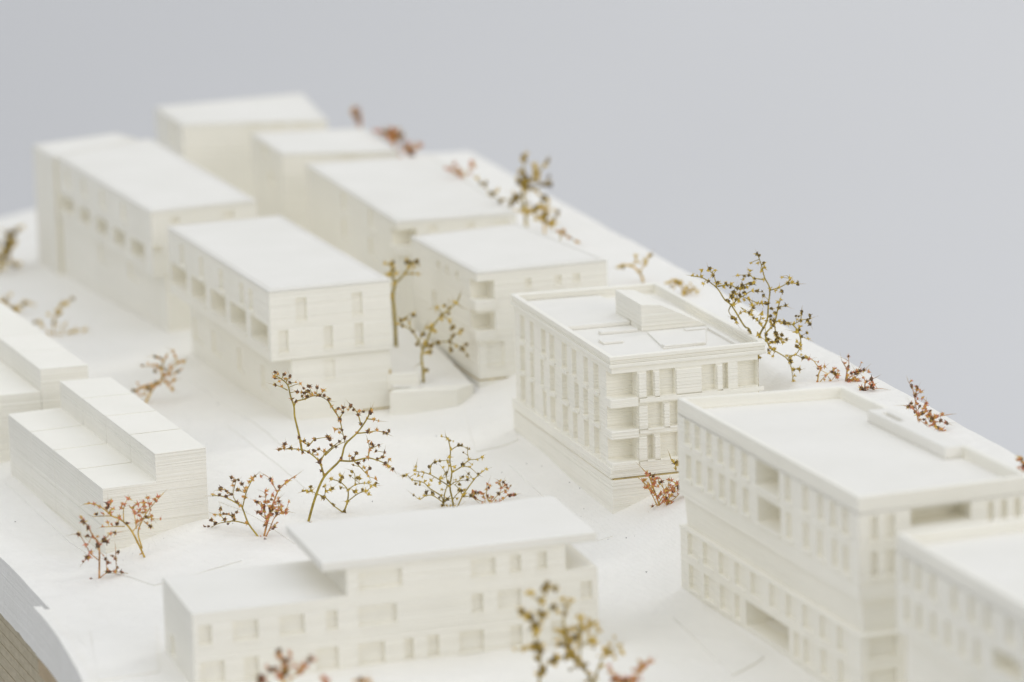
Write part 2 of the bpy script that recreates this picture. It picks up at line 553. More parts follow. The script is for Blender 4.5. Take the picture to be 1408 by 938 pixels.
# front corner of the slab: a second print butted against the first, with a curved cut edge
def front_slab():
    edge = [(46, 838), (53, 846), (62, 856), (72, 869), (82, 883), (91, 898), (99, 912), (107, 926), (114, 942), (120, 962), (124, 985)]
    P = [at_z(x, y, -.07)[:2] for x, y in edge]
    rim = .15
    mb = MB()
    inner = [(p[0] + rim, p[1]) for p in P]
    far = [(p[0] + 1.05, p[1] + .03) for p in P]
    for k in range(len(P) - 1):
        a, b = P[k], P[k + 1]
        mb.face([(*a, -.02), (*b, -.02), (*inner[k + 1], -.02), (*inner[k], -.02)])
        mb.face([(*inner[k], -.02), (*inner[k + 1], -.02), (*inner[k + 1], -.075), (*inner[k], -.075)])
        mb.face([(*inner[k], -.075), (*inner[k + 1], -.075), (*far[k + 1], -.075), (*far[k], -.075)])
        mb.face([(*a, -.88), (*b, -.88), (*b, -.02), (*a, -.02)][::-1])
    p, q = P[0], inner[0]
    mb.face([(*p, -.88), (*q, -.88), (*q, -.02), (*p, -.02)])
    for k in range(len(P) - 1):
        mb.face([(*P[k], -.88), (*P[k + 1], -.88), (*far[k + 1], -.88), (*far[k], -.88)])
    return mb.build('terrain_slab', M_GROUND, TERRAIN)


front_slab()


# laminated timber base under the printed slabs
def build_base():
    root = empty('wooden_base', (0, 85, -5), 'weathered laminated wooden base board under the left corner of the white model', 'base')
    z = -1.18; rnd = random.Random(5)
    for k in range(14):
        t = .22 + rnd.uniform(-.02, .02)
        d = .05 + rnd.uniform(0, .018)
        y0, y1 = Y_FRONT + .2, Y_BACK - .2
        poly = [(edge_x(LE0, LE1, y0) + d, y0), (edge_x(RE0, RE1, y0) - d, y0), (edge_x(RE0, RE1, y1) - d, y1), (edge_x(LE0, LE1, y1) + d, y1)]
        m = MB(); m.prism(poly, z - t, z - .014)
        m.build('ply', M_WOOD, root, .012)
        z -= t
    # pale batten end beside the front slab
    edge = [at_z(x, y, -.07)[:2] for x, y in [(46, 838), (62, 856), (82, 883), (99, 912), (114, 942), (124, 985)]]
    m = MB()
    m.prism([(p[0] + .03, p[1]) for p in edge] + [(p[0] + .9, p[1]) for p in edge[::-1]], -1.25, -.895)
    m.build('batten', M_WOOD_LIGHT, root, .02)
    return z


z_base = build_base()
m = MB()
_b = [(edge_x(LE0, LE1, 64) + 1.2, 64), (edge_x(RE0, RE1, 64) - 1.2, 64), (edge_x(RE0, RE1, 110) - 1.2, 110), (edge_x(LE0, LE1, 110) + 1.2, 110)]
m.prism(_b, -78, z_base - .03)
tag(m.build('pedestal', simple('white_pedestal_paint', (.75, .75, .74), .6, .02, .5), None, .3), kind='structure')

# seamless backdrop
m = MB(); prof = [(-250, -78), (330, -78)]
for k in range(1, 13):
    a = math.pi / 2 * k / 12; prof.append((330 + 130 * math.sin(a), -78 + 130 * (1 - math.cos(a))))
prof.append((460, 420))
for (y0, z0), (y1, z1) in zip(prof[:-1], prof[1:]):
    m.face([(-500, y0, z0), (500, y0, z0), (500, y1, z1), (-500, y1, z1)])
tag(m.build('backdrop', M_BACK, None, 0, True), kind='structure')


# ------------------------------------------------------------------ buildings
def roof_quad(pts, z): return [tuple(at_z(x, y, z)[:2]) for x, y in pts]


def poly4(q): return [q[0], q[1], q[2], q[3]]        # back-left, near, right, back-right: counter-clockwise


def root_at(q, label):
    return empty('model_building', (q[1][0], q[1][1], ground(*q[1])), label, 'model building', 'white printed model buildings')


def roof_sheet(poly, z, parent, mat, t=.05, name='roof'):
    m = MB(); m.prism(poly, z - t, z); return m.build(name, mat, parent, .008)


BELOW = .5


def base_z(q): return min(ground(*p) for p in q) - BELOW


# ---- centre block with the corner balconies
def centre_block():
    zt = 2.88
    Q = roof_quad([(702, 404), (838, 491.5), (1053.5, 470), (904, 388)], zt)
    root = root_at(Q, 'sharp white block in the middle with corner balconies and sunken roof terrace')
    body = inset(Q, [.045, .03, .16, .05])
    L = Wall(body[0], body[1]); Fr = Wall(body[1], body[2])
    c = Crop(680, 320, 2.931)
    zc = Fr.hit(*c(470, 549))[1]                                  # underside of the cornice
    zb = Fr.hit(*c(470, 945))[1]                                  # top of the base band
    zp = Fr.hit(842, 658)[1]                                      # underside of the base band
    lrows = L.rows(c, [
        [(103, 122, 335, 435), (143, 158, 360, 462), (188, 206, 390, 498), (221, 244, 412, 515), (271, 294, 447, 552), (312, 329, 472, 572), (359, 376, 505, 606), (399, 421, 527, 636)],
        [(104, 124, 462, 575), (144, 159, 486, 588), (186, 198, 512, 620), (223, 246, 540, 642), (273, 298, 572, 680), (323, 339, 607, 712), (359, 376, 630, 735), (401, 425, 657, 770)],
        [(106, 125, 586, 690), (146, 160, 610, 710), (196, 209, 640, 745), (226, 248, 665, 772), (276, 299, 697, 806), (317, 334, 726, 832), (362, 381, 757, 862), (402, 426, 787, 892)]])
    frows = Fr.rows(c, [
        [(448, 576, 558, 655), (612, 640, 550, 650), (665, 728, 547, 650), (835, 893, 532, 640), (919, 942, 526, 632), (980, 1068, 518, 622)],
        [(450, 578, 690, 787), (618, 679, 683, 783), (706, 742, 678, 778), (840, 893, 662, 762), (919, 970, 655, 755)],
        [(450, 578, 822, 915), (616, 642, 812, 912), (668, 740, 806, 906), (800, 870, 792, 892), (910, 970, 782, 882)]])
    for r in frows:                                              # storeys of the front share their slab heights
        pass
    frows = [clipw(Fr, r, .006) for r in frows]
    lrows = [clipw(L, r) for r in lrows]
    notch = .34; tE = Fr.t; tD = -L.t
    lcut = [[L.L - notch, L.L + .01, r[0][2], r[0][3]] for r in frows]
    for r in frows: r[0][0] = -.01
    mb = MB(); walls(mb, body, zp, zc, {0: sum(lrows, []) + lcut, 1: sum(frows, [])})
    mb.build('wall', M_PRINT, root, .012)
    for r in lrows: windows(L, r, .085, root, M_PRINT, 'window', .045, .05)
    for k, r in enumerate(frows):
        corner_notch(body[1], tE, tD, r[0][1], notch, r[0][2], r[0][3], root, M_PRINT, .05, .15)
        rest = r[1:]
        if k == 0: windows(Fr, rest[-1:], .17, root, M_PRINT, 'loggia'); rest = rest[:-1]
        windows(Fr, rest, .12, root, M_PRINT, 'window')
        z0 = r[0][2]
        bar('slab_edge', Fr, r[0][1] + .02, Fr.L + (.10 if k == 0 else 0), z0 - .10, z0 - .02, .03 if k else .05, root, M_PRINT)
        for j, o in enumerate(rest):
            prev = r[0][1] if j == 0 else rest[j - 1][1]
            if o[0] - prev > .06: bar('pier', Fr, prev + .015, o[0] - .012, z0 + .0, r[0][3] - .03, .038, root, M_PRINT, .01)
        for o in rest: place('sill', bar_mesh(o[1] - o[0] + .02, .03, .05, M_PRINT), Fr, o[0] - .01, o[2] - .03, root)
    # cornice in three steps, parapet and sunken roof
    zmid = zt - .34 * (zt - zc)
    m = MB(); m.ring(Q, inset(Q, .104), zc, zt - .66 * (zt - zc)); m.build('cornice', M_PRINT, root, .012)
    m = MB(); m.ring(inset(Q, .016), inset(Q, .104), zt - .66 * (zt - zc) + .003, zmid - .003); m.build('cornice', M_PRINT, root, .012)
    inner = inset(Q, .105)
    m = MB(); m.ring(Q, inner, zmid, zt); m.build('parapet', M_PRINT, root, .014)
    zr = zt - .20
    roof_sheet(inset(Q, .09), zr, root, M_SMOOTH, .03)
    m = MB(); m.ring(inset(Q, .07), inset(Q, .106), zr - .05, zc - .003); m.build('cornice', M_PRINT, root)
    A = Wall(Q[0], Q[1]); B = Wall(Q[1], Q[2])
    def R(u, v):                                                  # roof coordinates: u along the front, v towards the back, 0..1
        q = [v2(p) for p in inner]
        return tuple((1 - v) * ((1 - u) * q[1] + u * q[2]) + v * ((1 - u) * q[0] + u * q[3]))
    # raised rear half with a low kerb in front
    m = MB(); m.prism([R(.003, .56), R(.60, .56), R(.60, .997), R(.003, .997)], zr + .002, zr + .06); m.build('roof_terrace', M_SMOOTH, root, .01)
    m = MB(); m.prism([R(.004, .545), R(.50, .545), R(.50, .585), R(.004, .585)], zr + .003, zr + .085); m.build('roof_kerb', M_SMOOTH, root, .01)
    # wedge-shaped stair enclosure
    a, b, c2, d = R(.505, .44), R(.965, .44), R(.965, .70), R(.505, .70)
    m = MB(); h = .52; b1 = R(.64, .44); c1 = R(.64, .70)
    lo = lambda p: (*p, zr + .004); hi = lambda p, z: (*p, zr + z)
    m.face([lo(a), lo(b), hi(b, .03), hi(b1, h * .93), hi(a, h)])
    m.face([lo(d), lo(a), hi(a, h), hi(d, h)])
    m.face([lo(c2), lo(d), hi(d, h), hi(c1, h * .93), hi(c2, .03)])
    m.face([hi(a, h), hi(b1, h * .93), hi(c1, h * .93), hi(d, h)])
    m.face([hi(b1, h * .93), hi(b, .03), hi(c2, .03), hi(c1, h * .93)])
    m.face([lo(b), lo(c2), hi(c2, .03), hi(b, .03)]); m.face([lo(d), lo(c2), lo(b), lo(a)])
    m.build('stair_enclosure', M_PRINT, root, .012)
    # raised platform, frames and pads
    m = MB(); m.prism([R(.46, .16), R(.76, .17), R(.93, .40), R(.52, .405)], zr + .002, zr + .035); m.build('roof_platform', M_SMOOTH, root, .008)
    m = MB(); m.prism([R(.47, .165), R(.755, .165), R(.755, .195), R(.47, .195)], zr + .037, zr + .065); m.build('roof_kerb', M_SMOOTH, root, .008)
    m = MB(); m.prism([R(.76, .36), R(.90, .36), R(.90, .385), R(.76, .385)], zr + .037, zr + .065); m.build('roof_kerb', M_SMOOTH, root, .008)
    m = MB(); m.prism([R(.925, .10), R(.955, .10), R(.955, .38), R(.925, .38)], zr + .003, zr + .05); m.build('roof_kerb', M_SMOOTH, root, .008)
    m = MB(); m.prism([R(.22, .44), R(.48, .44), R(.48, .47), R(.22, .47)], zr + .003, zr + .06); m.build('roof_kerb', M_SMOOTH, root, .008)
    m = MB(); m.prism([R(.14, .30), R(.28, .30), R(.28, .35), R(.14, .35)], zr + .003, zr + .05); m.build('roof_pad', M_SMOOTH, root, .008)
    m = MB(); m.prism([R(.12, .02), R(.40, .02), R(.40, .05), R(.12, .05)], zr + .003, zr + .03); m.build('roof_pad', M_SMOOTH, root, .008)
    # base band and plinth
    band = inset(Q, [.0, .0, .12, .0])
    zband = zp + .26
    m = MB(); m.prism(inset(Q, [-.035, .005, .10, .0]), zp, zp + .20); m.build('base_band', M_PRINT, root, .014)
    m = MB(); m.prism(inset(Q, [.03, -.0, .12, .0]), zp - .045, zp - .004); m.build('glue_joint', M_GLUE, root)
    m = MB(); m.prism(inset(Q, [-.01, -.02, .10, .0]), base_z(Q), zp - .03); m.build('plinth', M_PRINT, root, .012)
    return root


centre_block()


# ---- right-hand large block with two window storeys over a recessed band
def right_block():
    s = .985; zt = CAM_Z - 18 * s
    Q = roof_quad([(931, 547), (1180, 684), (1420, 653.5), (1160, 530)], zt)
    e = (v2(Q[2]) - v2(Q[1])); Q[2] = tuple(v2(Q[1]) + e * 1.0)
    root = root_at(Q, 'large white block on the right, windowed storeys above a plain recessed band')
    L = Wall(Q[0], Q[1]); Fr = Wall(Q[1], Q[2])
    c = Crop(920, 520, 3.94); c2 = Crop(920, 700, 3.94); c3 = Crop(1108, 520, 3.94); c4 = Crop(1108, 700, 3.94)
    zu = L.hit(*c(600, 955))[1]                                    # underside of the upper volume
    zl = L.hit(*c2(620, 430))[1]                                   # rim of the lower volume
    up = L.rows(c, [
        [(83, 120, 232, 357), (138, 174, 265, 392), (200, 234, 300, 432), (263, 297, 335, 467), (326, 360, 368, 500), (393, 432, 403, 548), (470, 594, 470, 580), (626, 664, 535, 672), (722, 762, 588, 730), (802, 840, 630, 775), (870, 912, 672, 815), (936, 980, 705, 852)],
        [(92, 124, 425, 552), (146, 182, 453, 590), (208, 244, 488, 622), (270, 306, 520, 658), (331, 366, 556, 692), (400, 436, 598, 742), (480, 604, 670, 775), (633, 670, 733, 878), (725, 767, 788, 928), (800, 842, 833, 985), (880, 920, 873, 1022), (940, 982, 910, 1062)]])
    lowr = L.rows(c2, [
        [(98, 154, 140, 262), (180, 240, 190, 318), (266, 324, 242, 372), (353, 410, 292, 424), (438, 494, 345, 478), (541, 594, 405, 545), (630, 684, 460, 600), (720, 777, 518, 655), (813, 870, 574, 715), (908, 964, 634, 775)],
        [(106, 162, 322, 448), (188, 247, 370, 498), (273, 332, 420, 558), (353, 382, 462, 600), (415, 645, 560, 690), (673, 707, 662, 800), (726, 782, 712, 852), (820, 877, 772, 912), (913, 972, 832, 970)]])
    fu = Fr.rows(c3, [[(345, 392, 748, 880), (430, 484, 742, 872)], [(350, 392, 940, 1075), (432, 486, 932, 1068)]])
    fz = [(r[0][2], r[0][3]) for r in fu]
    lg = Fr.rows(c3, [[(568, 896, 690, 785)]])[0]
    fu[0] += [[a, b, *fz[0]] for a, b in [(lg[0][1] + .28, lg[0][1] + .40), (lg[0][1] + .52, lg[0][1] + .64), (lg[0][1] + .76, lg[0][1] + .88)]]
    fu[1] += [[a, a + .13, *fz[1]] for a in (1.0, 1.3, 1.6, 2.2, 2.5)]
    up = [clipw(L, r) for r in up]; fu = [clipw(Fr, r) for r in fu]; lowr = [clipw(L, r) for r in lowr]
    zp0 = zt - .28
    mb = MB(); walls(mb, Q, zu, zp0, {0: sum(up, []), 1: sum(fu, []) + lg})
    mb.build('wall', M_PRINT, root, .014)
    m = MB(); m.face([(*p, zu + .0) for p in Q][::-1]); m.build('soffit', M_PRINT, root)
    for r in up:
        log = [o for o in r if o[1] - o[0] > .55]; win = [o for o in r if o[1] - o[0] <= .55]
        windows(L, win, .08, root, M_PRINT, 'window', .035, .045)
        windows(L, log, .55, root, M_PRINT, 'loggia', .05, .05, 'balcony_edge')
    for r in fu: windows(Fr, r, .08, root, M_PRINT, 'window', .03, .04)
    windows(Fr, lg, .50, root, M_PRINT, 'loggia')
    # roof with parapet; on the right a raised terrace strip with a small shaft
    inner = inset(Q, .11)
    m = MB(); m.ring(Q, inner, zp0, zt); m.build('parapet', M_PRINT, root, .022)
    zr = zt - .20
    roof_sheet(inset(Q, .105), zr, root, M_SMOOTH, .04)
    def R(u, v):
        q = [v2(p) for p in inner]
        return tuple((1 - v) * ((1 - u) * q[1] + u * q[2]) + v * ((1 - u) * q[0] + u * q[3]))
    m = MB()
    m.ring([R(.885, .31), R(1.03, .31), R(1.03, .74), R(.885, .74)], [R(.93, .60), R(.97, .60), R(.97, .70), R(.93, .70)], zr + .004, zt + .004)
    m.build('roof_terrace', M_SMOOTH, root, .02)
    # recessed plain band that leans inwards, then the lower volume with its rim
    m = MB(); m.prism(inset(Q, [.12, .12, .05, .05]), zl - .05, zu - .003, inset(Q, [.07, .07, .05, .05])); m.build('recessed_band', M_PRINT, root, .01)
    LQ = inset(Q, [.012, -.02, .0, -.01])
    LL = Wall(LQ[0], LQ[1]); LF = Wall(LQ[1], LQ[2])
    gb = base_z(Q)
    lf = LF.rows(c4, [[(345, 495, 668, 800), (540, 720, 650, 780)], [(345, 495, 862, 1000), (560, 730, 840, 980)]])
    lf = [clipw(LF, r) for r in lf]
    mb = MB(); walls(mb, LQ, gb, zl - .06, {0: sum(lowr, []), 1: sum(lf, [])}); mb.build('lower_wall', M_PRINT, root, .012)
    for r in lowr:
        log = [o for o in r if o[1] - o[0] > 1.0]; win = [o for o in r if o[1] - o[0] <= 1.0]
        windows(LL, win, .07, root, M_PRINT, 'window', .02, .035)
        windows(LL, log, .7, root, M_PRINT, 'entrance')
    for r in lf: windows(LF, r, .09, root, M_PRINT, 'window', .02, .03)
    m = MB(); m.prism(inset(LQ, -.018), zl - .058, zl); m.build('rim', M_PRINT, root, .016)
    return Q, zt


RQ, RZ = right_block()


# ---- block cut by the right edge of the frame
def edge_block():
    s = .985; zt = CAM_Z - 18 * s
    a = at_z(1232, 733, zt)[:2]; b = at_z(1408, 833, zt)[:2]
    t = (b - a) / np.linalg.norm(b - a); nr = np.array([-t[1], t[0]])
    near = a + t * 5.6; dep = Wall(RQ[1], RQ[2]).t
    Q = [tuple(a), tuple(near), tuple(near + dep * 3.4), tuple(a + dep * 3.4)]
    root = root_at(Q, 'blurred white block at the right edge, nearest to the viewer, with parapet')
    L = Wall(Q[0], Q[1]); B = Wall(Q[3], Q[0])
    c4 = Crop(1108, 700, 3.94)
    up = L.rows(c4, [
        [(524, 570, 275, 405), (592, 640, 315, 460), (668, 718, 355, 495), (785, 830, 430, 560), (878, 930, 480, 612), (962, 1020, 525, 665), (1082, 1140, 595, 735)],
        [(530, 575, 465, 595), (596, 642, 505, 650), (672, 720, 565, 705), (750, 800, 615, 755), (828, 878, 660, 805), (908, 960, 715, 860)]])
    lg = L.rows(c4, [[(1010, 1170, 790, 905)]])[0]
    sp_ = [.55, 1.15, 1.75, 2.35]
    for r in up:
        last = r[-1]
        for k in range(6):
            u = last[1] + .28 + k * .42
            if u + .17 < L.L - .1 and not (r is up[1] and u < lg[0][1] + .12): r.append([u, u + .17, last[2], last[3]])
    zm = up[1][0][2]
    up = [clipw(L, r) for r in up]; lg = clipw(L, lg)
    br = [[u, u + .2, up[1][0][2], up[1][0][3]] for u in (.5, 1.3, 2.1, 2.8)]
    gb = base_z(Q); zs = zm - .22
    mb = MB(); walls(mb, Q, zs, zt - .28, {0: sum(up, []) + [o for o in lg if o[2] > zs], 3: []}); mb.build('wall', M_PRINT, root, .014)
    for r in up: windows(L, r, .08, root, M_PRINT, 'window', .03, .04)
    windows(L, [o for o in lg if o[2] > zs], .3, root, M_PRINT, 'loggia')
    m = MB(); m.face([(*p, zs) for p in Q][::-1]); m.build('soffit', M_PRINT, root)
    inner = inset(Q, .11)
    m = MB(); m.ring(Q, inner, zt - .28, zt); m.build('parapet', M_PRINT, root, .022)
    roof_sheet(inset(Q, .105), zt - .2, root, M_SMOOTH, .04)
    m = MB(); m.prism(inset(Q, [.1, .1, .1, .1]), gb, zs - .003); m.build('plinth', M_PRINT, root, .014)


edge_block()


# ---- slab block with the overhanging upper floors (middle left) and its twin behind
def overhang_block(quad_px, label, c, log_px, top_px, under_px, low_corner, front_px, crop_f, low_in, zt=2.88, lowwin=None, taper=False):
    Q = roof_quad(quad_px, zt)
    root = root_at(Q, label)
    L = Wall(Q[0], Q[1]); Fr = Wall(Q[1], Q[2])
    zu = L.hit(*under_px)[1]
    logs = [[a, b, z0 - .01, z1 + .05] for a, b, z0, z1 in clipw(L, L.rows(c, [log_px])[0])]
    tops = clipw(L, L.rows(c, [top_px])[0]) if top_px else []
    fr = []
    for r in front_px: fr += clipw(Fr, Fr.rows(crop_f, [r])[0])
    fr = [o for o in fr if o[2] > zu + .03]
    mb = MB(); walls(mb, Q, zu, zt - .045, {0: logs + tops, 1: fr}); mb.build('wall', M_PRINT, root, .014)
    windows(L, logs, .45, root, M_PRINT, 'loggia', .035, .05, 'balcony_edge')
    windows(L, tops, .06, root, M_PRINT, 'window', .05, .04)
    windows(Fr, fr, .075, root, M_PRINT, 'window', .018, .03)
    m = MB(); m.prism(inset(Q, -.008), zt - .043, zt); m.build('roof', M_SMOOTH, root, .016)
    m = MB(); m.ring(inset(Q, .07), inset(Q, .10), zt + .002, zt + .014); m.build('roof_rim', M_SMOOTH, root)
    m = MB(); m.face([(*p, zu) for p in Q][::-1]); m.build('soffit', M_PRINT, root)
    LQ = inset(Q, low_in)
    if taper: LQ[0] = tuple(L.p(-.3, -.02))
    LL = Wall(LQ[0], LQ[1]); LF = Wall(LQ[1], LQ[2])
    gz = base_z(Q)
    low0, low1 = [], []
    if lowwin:
        low0 = clipw(LL, LL.rows(lowwin[0], [lowwin[1]])[0]); low1 = clipw(LF, LF.rows(crop_f, [lowwin[2]])[0]) if lowwin[2] else []
        low0 = [o for o in low0 if o[3] < zu - .02]; low1 = [o for o in low1 if o[3] < zu - .02]
    mb = MB(); walls(mb, LQ, gz, zu - .025, {0: low0, 1: low1}); mb.build('lower_wall', M_PRINT, root, .012)
    m = MB(); m.prism(inset(LQ, .03), zu - .06, zu - .001); m.build('joint', M_PRINT, root)
    windows(LL, low0, .05, root, M_PRINT, 'window', .015, .03)
    windows(LF, low1, .05, root, M_PRINT, 'window', .018, .03)
    return Q, zu, root


cL2 = Crop(210, 280, 4.01); cL2f = Crop(350, 370, 4.01)
L2Q, L2U, L2R = overhang_block([(230, 311), (369.6, 400), (536, 384), (385, 296)],
    'white block with overhanging upper floors, five dark loggias and fully visible front', cL2,
    [(103, 187, 360, 455), (213, 292, 435, 535), (320, 402, 508, 605), (428, 514, 580, 680), (543, 634, 665, 765)],
    [(152, 176, 235, 340), (258, 284, 298, 408), (366, 394, 368, 478), (480, 506, 440, 556), (530, 556, 472, 592)],
    (370.5, 495), None, [[(228, 287, 158, 288), (538, 594, 128, 250)], [(133, 187, 340, 466), (383, 432, 315, 437), (553, 600, 295, 420)]], cL2f,
    [.42, .05, .03, .05], 2.88, (cL2, [(225, 275, 640, 760), (330, 380, 715, 830), (470, 500, 820, 930), (600, 640, 900, 1010)], [(386, 442, 497, 602)]))

cL1 = Crop(0, 100, 2.931)
L1Q, L1U, L1R = overhang_block([(77, 214), (207, 291), (352, 275), (205, 190)],
    'blurred white block with five loggias, behind the one with fully visible front', cL1,
    [(243, 297, 497, 548), (320, 362, 553, 602), (388, 432, 598, 650), (458, 503, 645, 697), (528, 582, 700, 755)],
    [(265, 285, 385, 450), (330, 350, 430, 495), (405, 425, 480, 545), (490, 510, 540, 605)],
    (207, 378), None, [[(688, 722, 578, 606), (898, 942, 560, 590)], [(612, 652, 700, 724)]], cL1,
    [.30, .05, .03, -.8], 2.88, (cL1, [(400, 440, 690, 760), (520, 560, 770, 840)], None), True)


# ---- blocks of the rear row with corner balconies
def corner_block(quad_px, label, c, loggias, lefts, fronts, zt=2.88, glue=False, lower_z=None, notch=.45):
    Q = roof_quad(quad_px, zt); root = root_at(Q, label)
    L = Wall(Q[0], Q[1]); Fr = Wall(Q[1], Q[2])
    lo = [clipw(Fr, Fr.rows(c, [[o]])[0], .012)[0] for o in loggias]
    le = [clipw(L, L.rows(c, [r])[0]) for r in lefts]; fr = [clipw(Fr, Fr.rows(c, [r])[0]) for r in fronts]
    gz = base_z(Q); zb = lower_z if lower_z is not None else gz
    for o in lo: o[0] = -.01
    lcut = [[L.L - notch, L.L + .01, o[2], o[3]] for o in lo]
    mb = MB(); walls(mb, Q, zb, zt - .045, {0: sum(le, []) + lcut, 1: lo + sum(fr, [])}); mb.build('wall', M_PRINT, root, .014)
    for r in le: windows(L, r, .06, root, M_PRINT, 'window', .03, .035)
    for r in fr: windows(Fr, r, .055, root, M_PRINT, 'window', .02, .03)
    for o in lo: corner_notch(Q[1], Fr.t, -L.t, o[1], notch, o[2], o[3], root, M_PRINT, .06, .19)
    m = MB(); m.prism(inset(Q, -.008), zt - .043, zt); m.build('roof', M_SMOOTH, root, .016)
    m = MB(); m.ring(inset(Q, .07), inset(Q, .10), zt + .002, zt + .014); m.build('roof_rim', M_SMOOTH, root)
    if lower_z is not None:
        m = MB(); m.prism(inset(Q, -.004), zb - .032, zb - .003); m.build('glue_joint', M_GLUE if glue else M_PRINT, root)
        m = MB(); m.prism(inset(Q, -.015), gz, zb - .034); m.build('plinth', M_PRINT, root, .012)
    return Q, root


cC1 = Crop(530, 290, 3.84)
_q = roof_quad([(565, 325), (655, 374.5), (834.5, 356.5), (712, 307)], 2.88)
zC1 = Wall(_q[1], _q[2]).hit(*cC1(600, 880))[1]
C1Q, _ = corner_block([(565, 325), (655, 374.5), (834.5, 356.5), (712, 307)], 'white flat-roofed block with two corner balconies, just behind the sharp centre block', cC1,
    [(455, 576, 372, 476), (462, 580, 540, 638)], [[(272, 288, 265, 300), (316, 332, 288, 322), (370, 386, 318, 352)], [(250, 270, 420, 520), (330, 350, 470, 560)]],
    [[(736, 770, 356, 402), (893, 930, 340, 400), (988, 1026, 330, 378)], [(538, 628, 690, 818)]], 2.88, True, zC1)
cC2 = Crop(300, 100, 2.931)
corner_block([(420, 225), (545, 305), (710, 292), (595, 213)], 'blurred white flat-roofed block third in the rear row, with a single corner balcony', cC2,
    [(722, 802, 632, 702)], [[(498, 524, 490, 560), (606, 634, 558, 630)], [(500, 528, 600, 665), (608, 634, 668, 742)]],
    [[(845, 882, 613, 642), (998, 1032, 603, 632), (1108, 1168, 594, 620)]])
corner_block([(345, 183), (388, 212), (548, 208), (500, 176)], 'blurred white block fourth in the rear row, standing before the farthest block', cC2,
    [], [[(180, 200, 290, 340)], [(205, 225, 400, 450)]], [[(500, 560, 335, 365)]])
cC4 = Crop(0, 100, 2.931)
corner_block([(213, 147), (250, 172), (450, 165), (415, 128)], 'farthest white block, strongly blurred, at the upper left end of the model', cC4,
    [], [[(690, 726, 205, 290)]], [[(1000, 1050, 205, 240), (1090, 1140, 200, 235), (1190, 1240, 196, 230)]])
corner_block([(45, 199), (73, 216.5), (190, 191), (160, 183)], 'blurred white block at the far left, half hidden behind the loggia blocks', cC4,
    [], [], [], 2.86)


# ---- stepped terrace houses without windows, in four joined units
def stepped_row(hi_px, low_near, low_back, z_hi, label, n=4, joints=True):
    H = roof_quad(hi_px, z_hi)                                      # back-left, near, right, back-right of the tall half
    a, b, c, d = [v2(p) for p in H]
    wall_l = Wall(a, b)
    d_front = (c - b) / np.linalg.norm(c - b)
    zl = Wall(b, c).hit(213, 663)[1] if low_near else z_hi - .45
    nl = at_z(*low_near, zl)[:2]; bl = at_z(*low_back, zl)[:2]
    # keep the low half parallel to the tall one
    wlow = float((b - nl) @ d_front); ln = b - d_front * wlow; lb = a - d_front * float((a - bl) @ d_front)
    root = empty('model_building', (ln[0], ln[1], ground(*ln)), label, 'model building', 'white printed model buildings')
    gz = min(ground(*p) for p in (ln, lb, c)) - BELOW; rnd = random.Random(11)
    for k in range(n):
        f0, f1 = k / n, (k + 1) / n; g = .0012 if joints else 0
        f0 += g; f1 -= g
        dz = rnd.uniform(-.0015, .0015)
        LL = lambda p, q, f: tuple(p + (q - p) * f)
        low = [LL(ln, lb, f1), LL(ln, lb, f0), LL(b, a, f0), LL(b, a, f1)]
        hi = [LL(b, a, f1), LL(b, a, f0), LL(c, d, f0), LL(c, d, f1)]
        sh = rnd.uniform(0, .008)
        nl_ = wall_l.n * sh
        low = [tuple(v2(low[0]) + nl_), tuple(v2(low[1]) + nl_), low[2], low[3]]
        m = MB()
        # one closed shell: stepped front, low roof, riser, high roof
        z0, z1, z2 = gz, zl + dz, z_hi + dz
        P = lambda p, z: (*p, z)
        lb_, ln_, bm, am = low; _, _, cr_, dr_ = hi
        m.face([P(lb_, z0), P(ln_, z0), P(ln_, z1), P(lb_, z1)])
        m.face([P(ln_, z0), P(bm, z0), P(bm, z1), P(ln_, z1)]); m.face([P(bm, z0), P(cr_, z0), P(cr_, z2), P(bm, z2), P(bm, z1)])
        m.face([P(cr_, z0), P(dr_, z0), P(dr_, z2), P(cr_, z2)])
        m.face([P(am, z0), P(lb_, z0), P(lb_, z1), P(am, z1)]); m.face([P(dr_, z0), P(am, z0), P(am, z1), P(am, z2), P(dr_, z2)])
        m.face([P(lb_, z1), P(ln_, z1), P(bm, z1), P(am, z1)]); m.face([P(am, z1), P(bm, z1), P(bm, z2), P(am, z2)])
        m.face([P(am, z2), P(bm, z2), P(cr_, z2), P(dr_, z2)]); m.face([P(dr_, z0), P(cr_, z0), P(bm, z0), P(ln_, z0), P(lb_, z0), P(am, z0)])
        m.build('house_unit', M_PRINT, root, .01)
        if k:
            for (p, q) in ((ln, b), (b, c)):
                r_ = lb if p is ln else a; t_ = a if p is ln else d; z = (zl if p is ln else z_hi) + .008
                j0, j1 = LL(p, r_, f0 - g), LL(q, t_, f0 - g); sw = Wall(j0, j1)
                mm = MB(); mm.prism([sw.p(.02, .022), sw.p(sw.L - .02, .022), sw.p(sw.L - .02, -.022), sw.p(.02, -.022)], z - .006, z + .003)
                mm.build('roof_seam', M_PRINT, root)
    return H, zl


S1H, S1L = stepped_row([(82, 524), (213, 624), (283, 615), (152, 518)], (144, 674), (17, 573), 1.62, 'windowless stepped terrace of four white units in the left foreground, beside the twig trees')
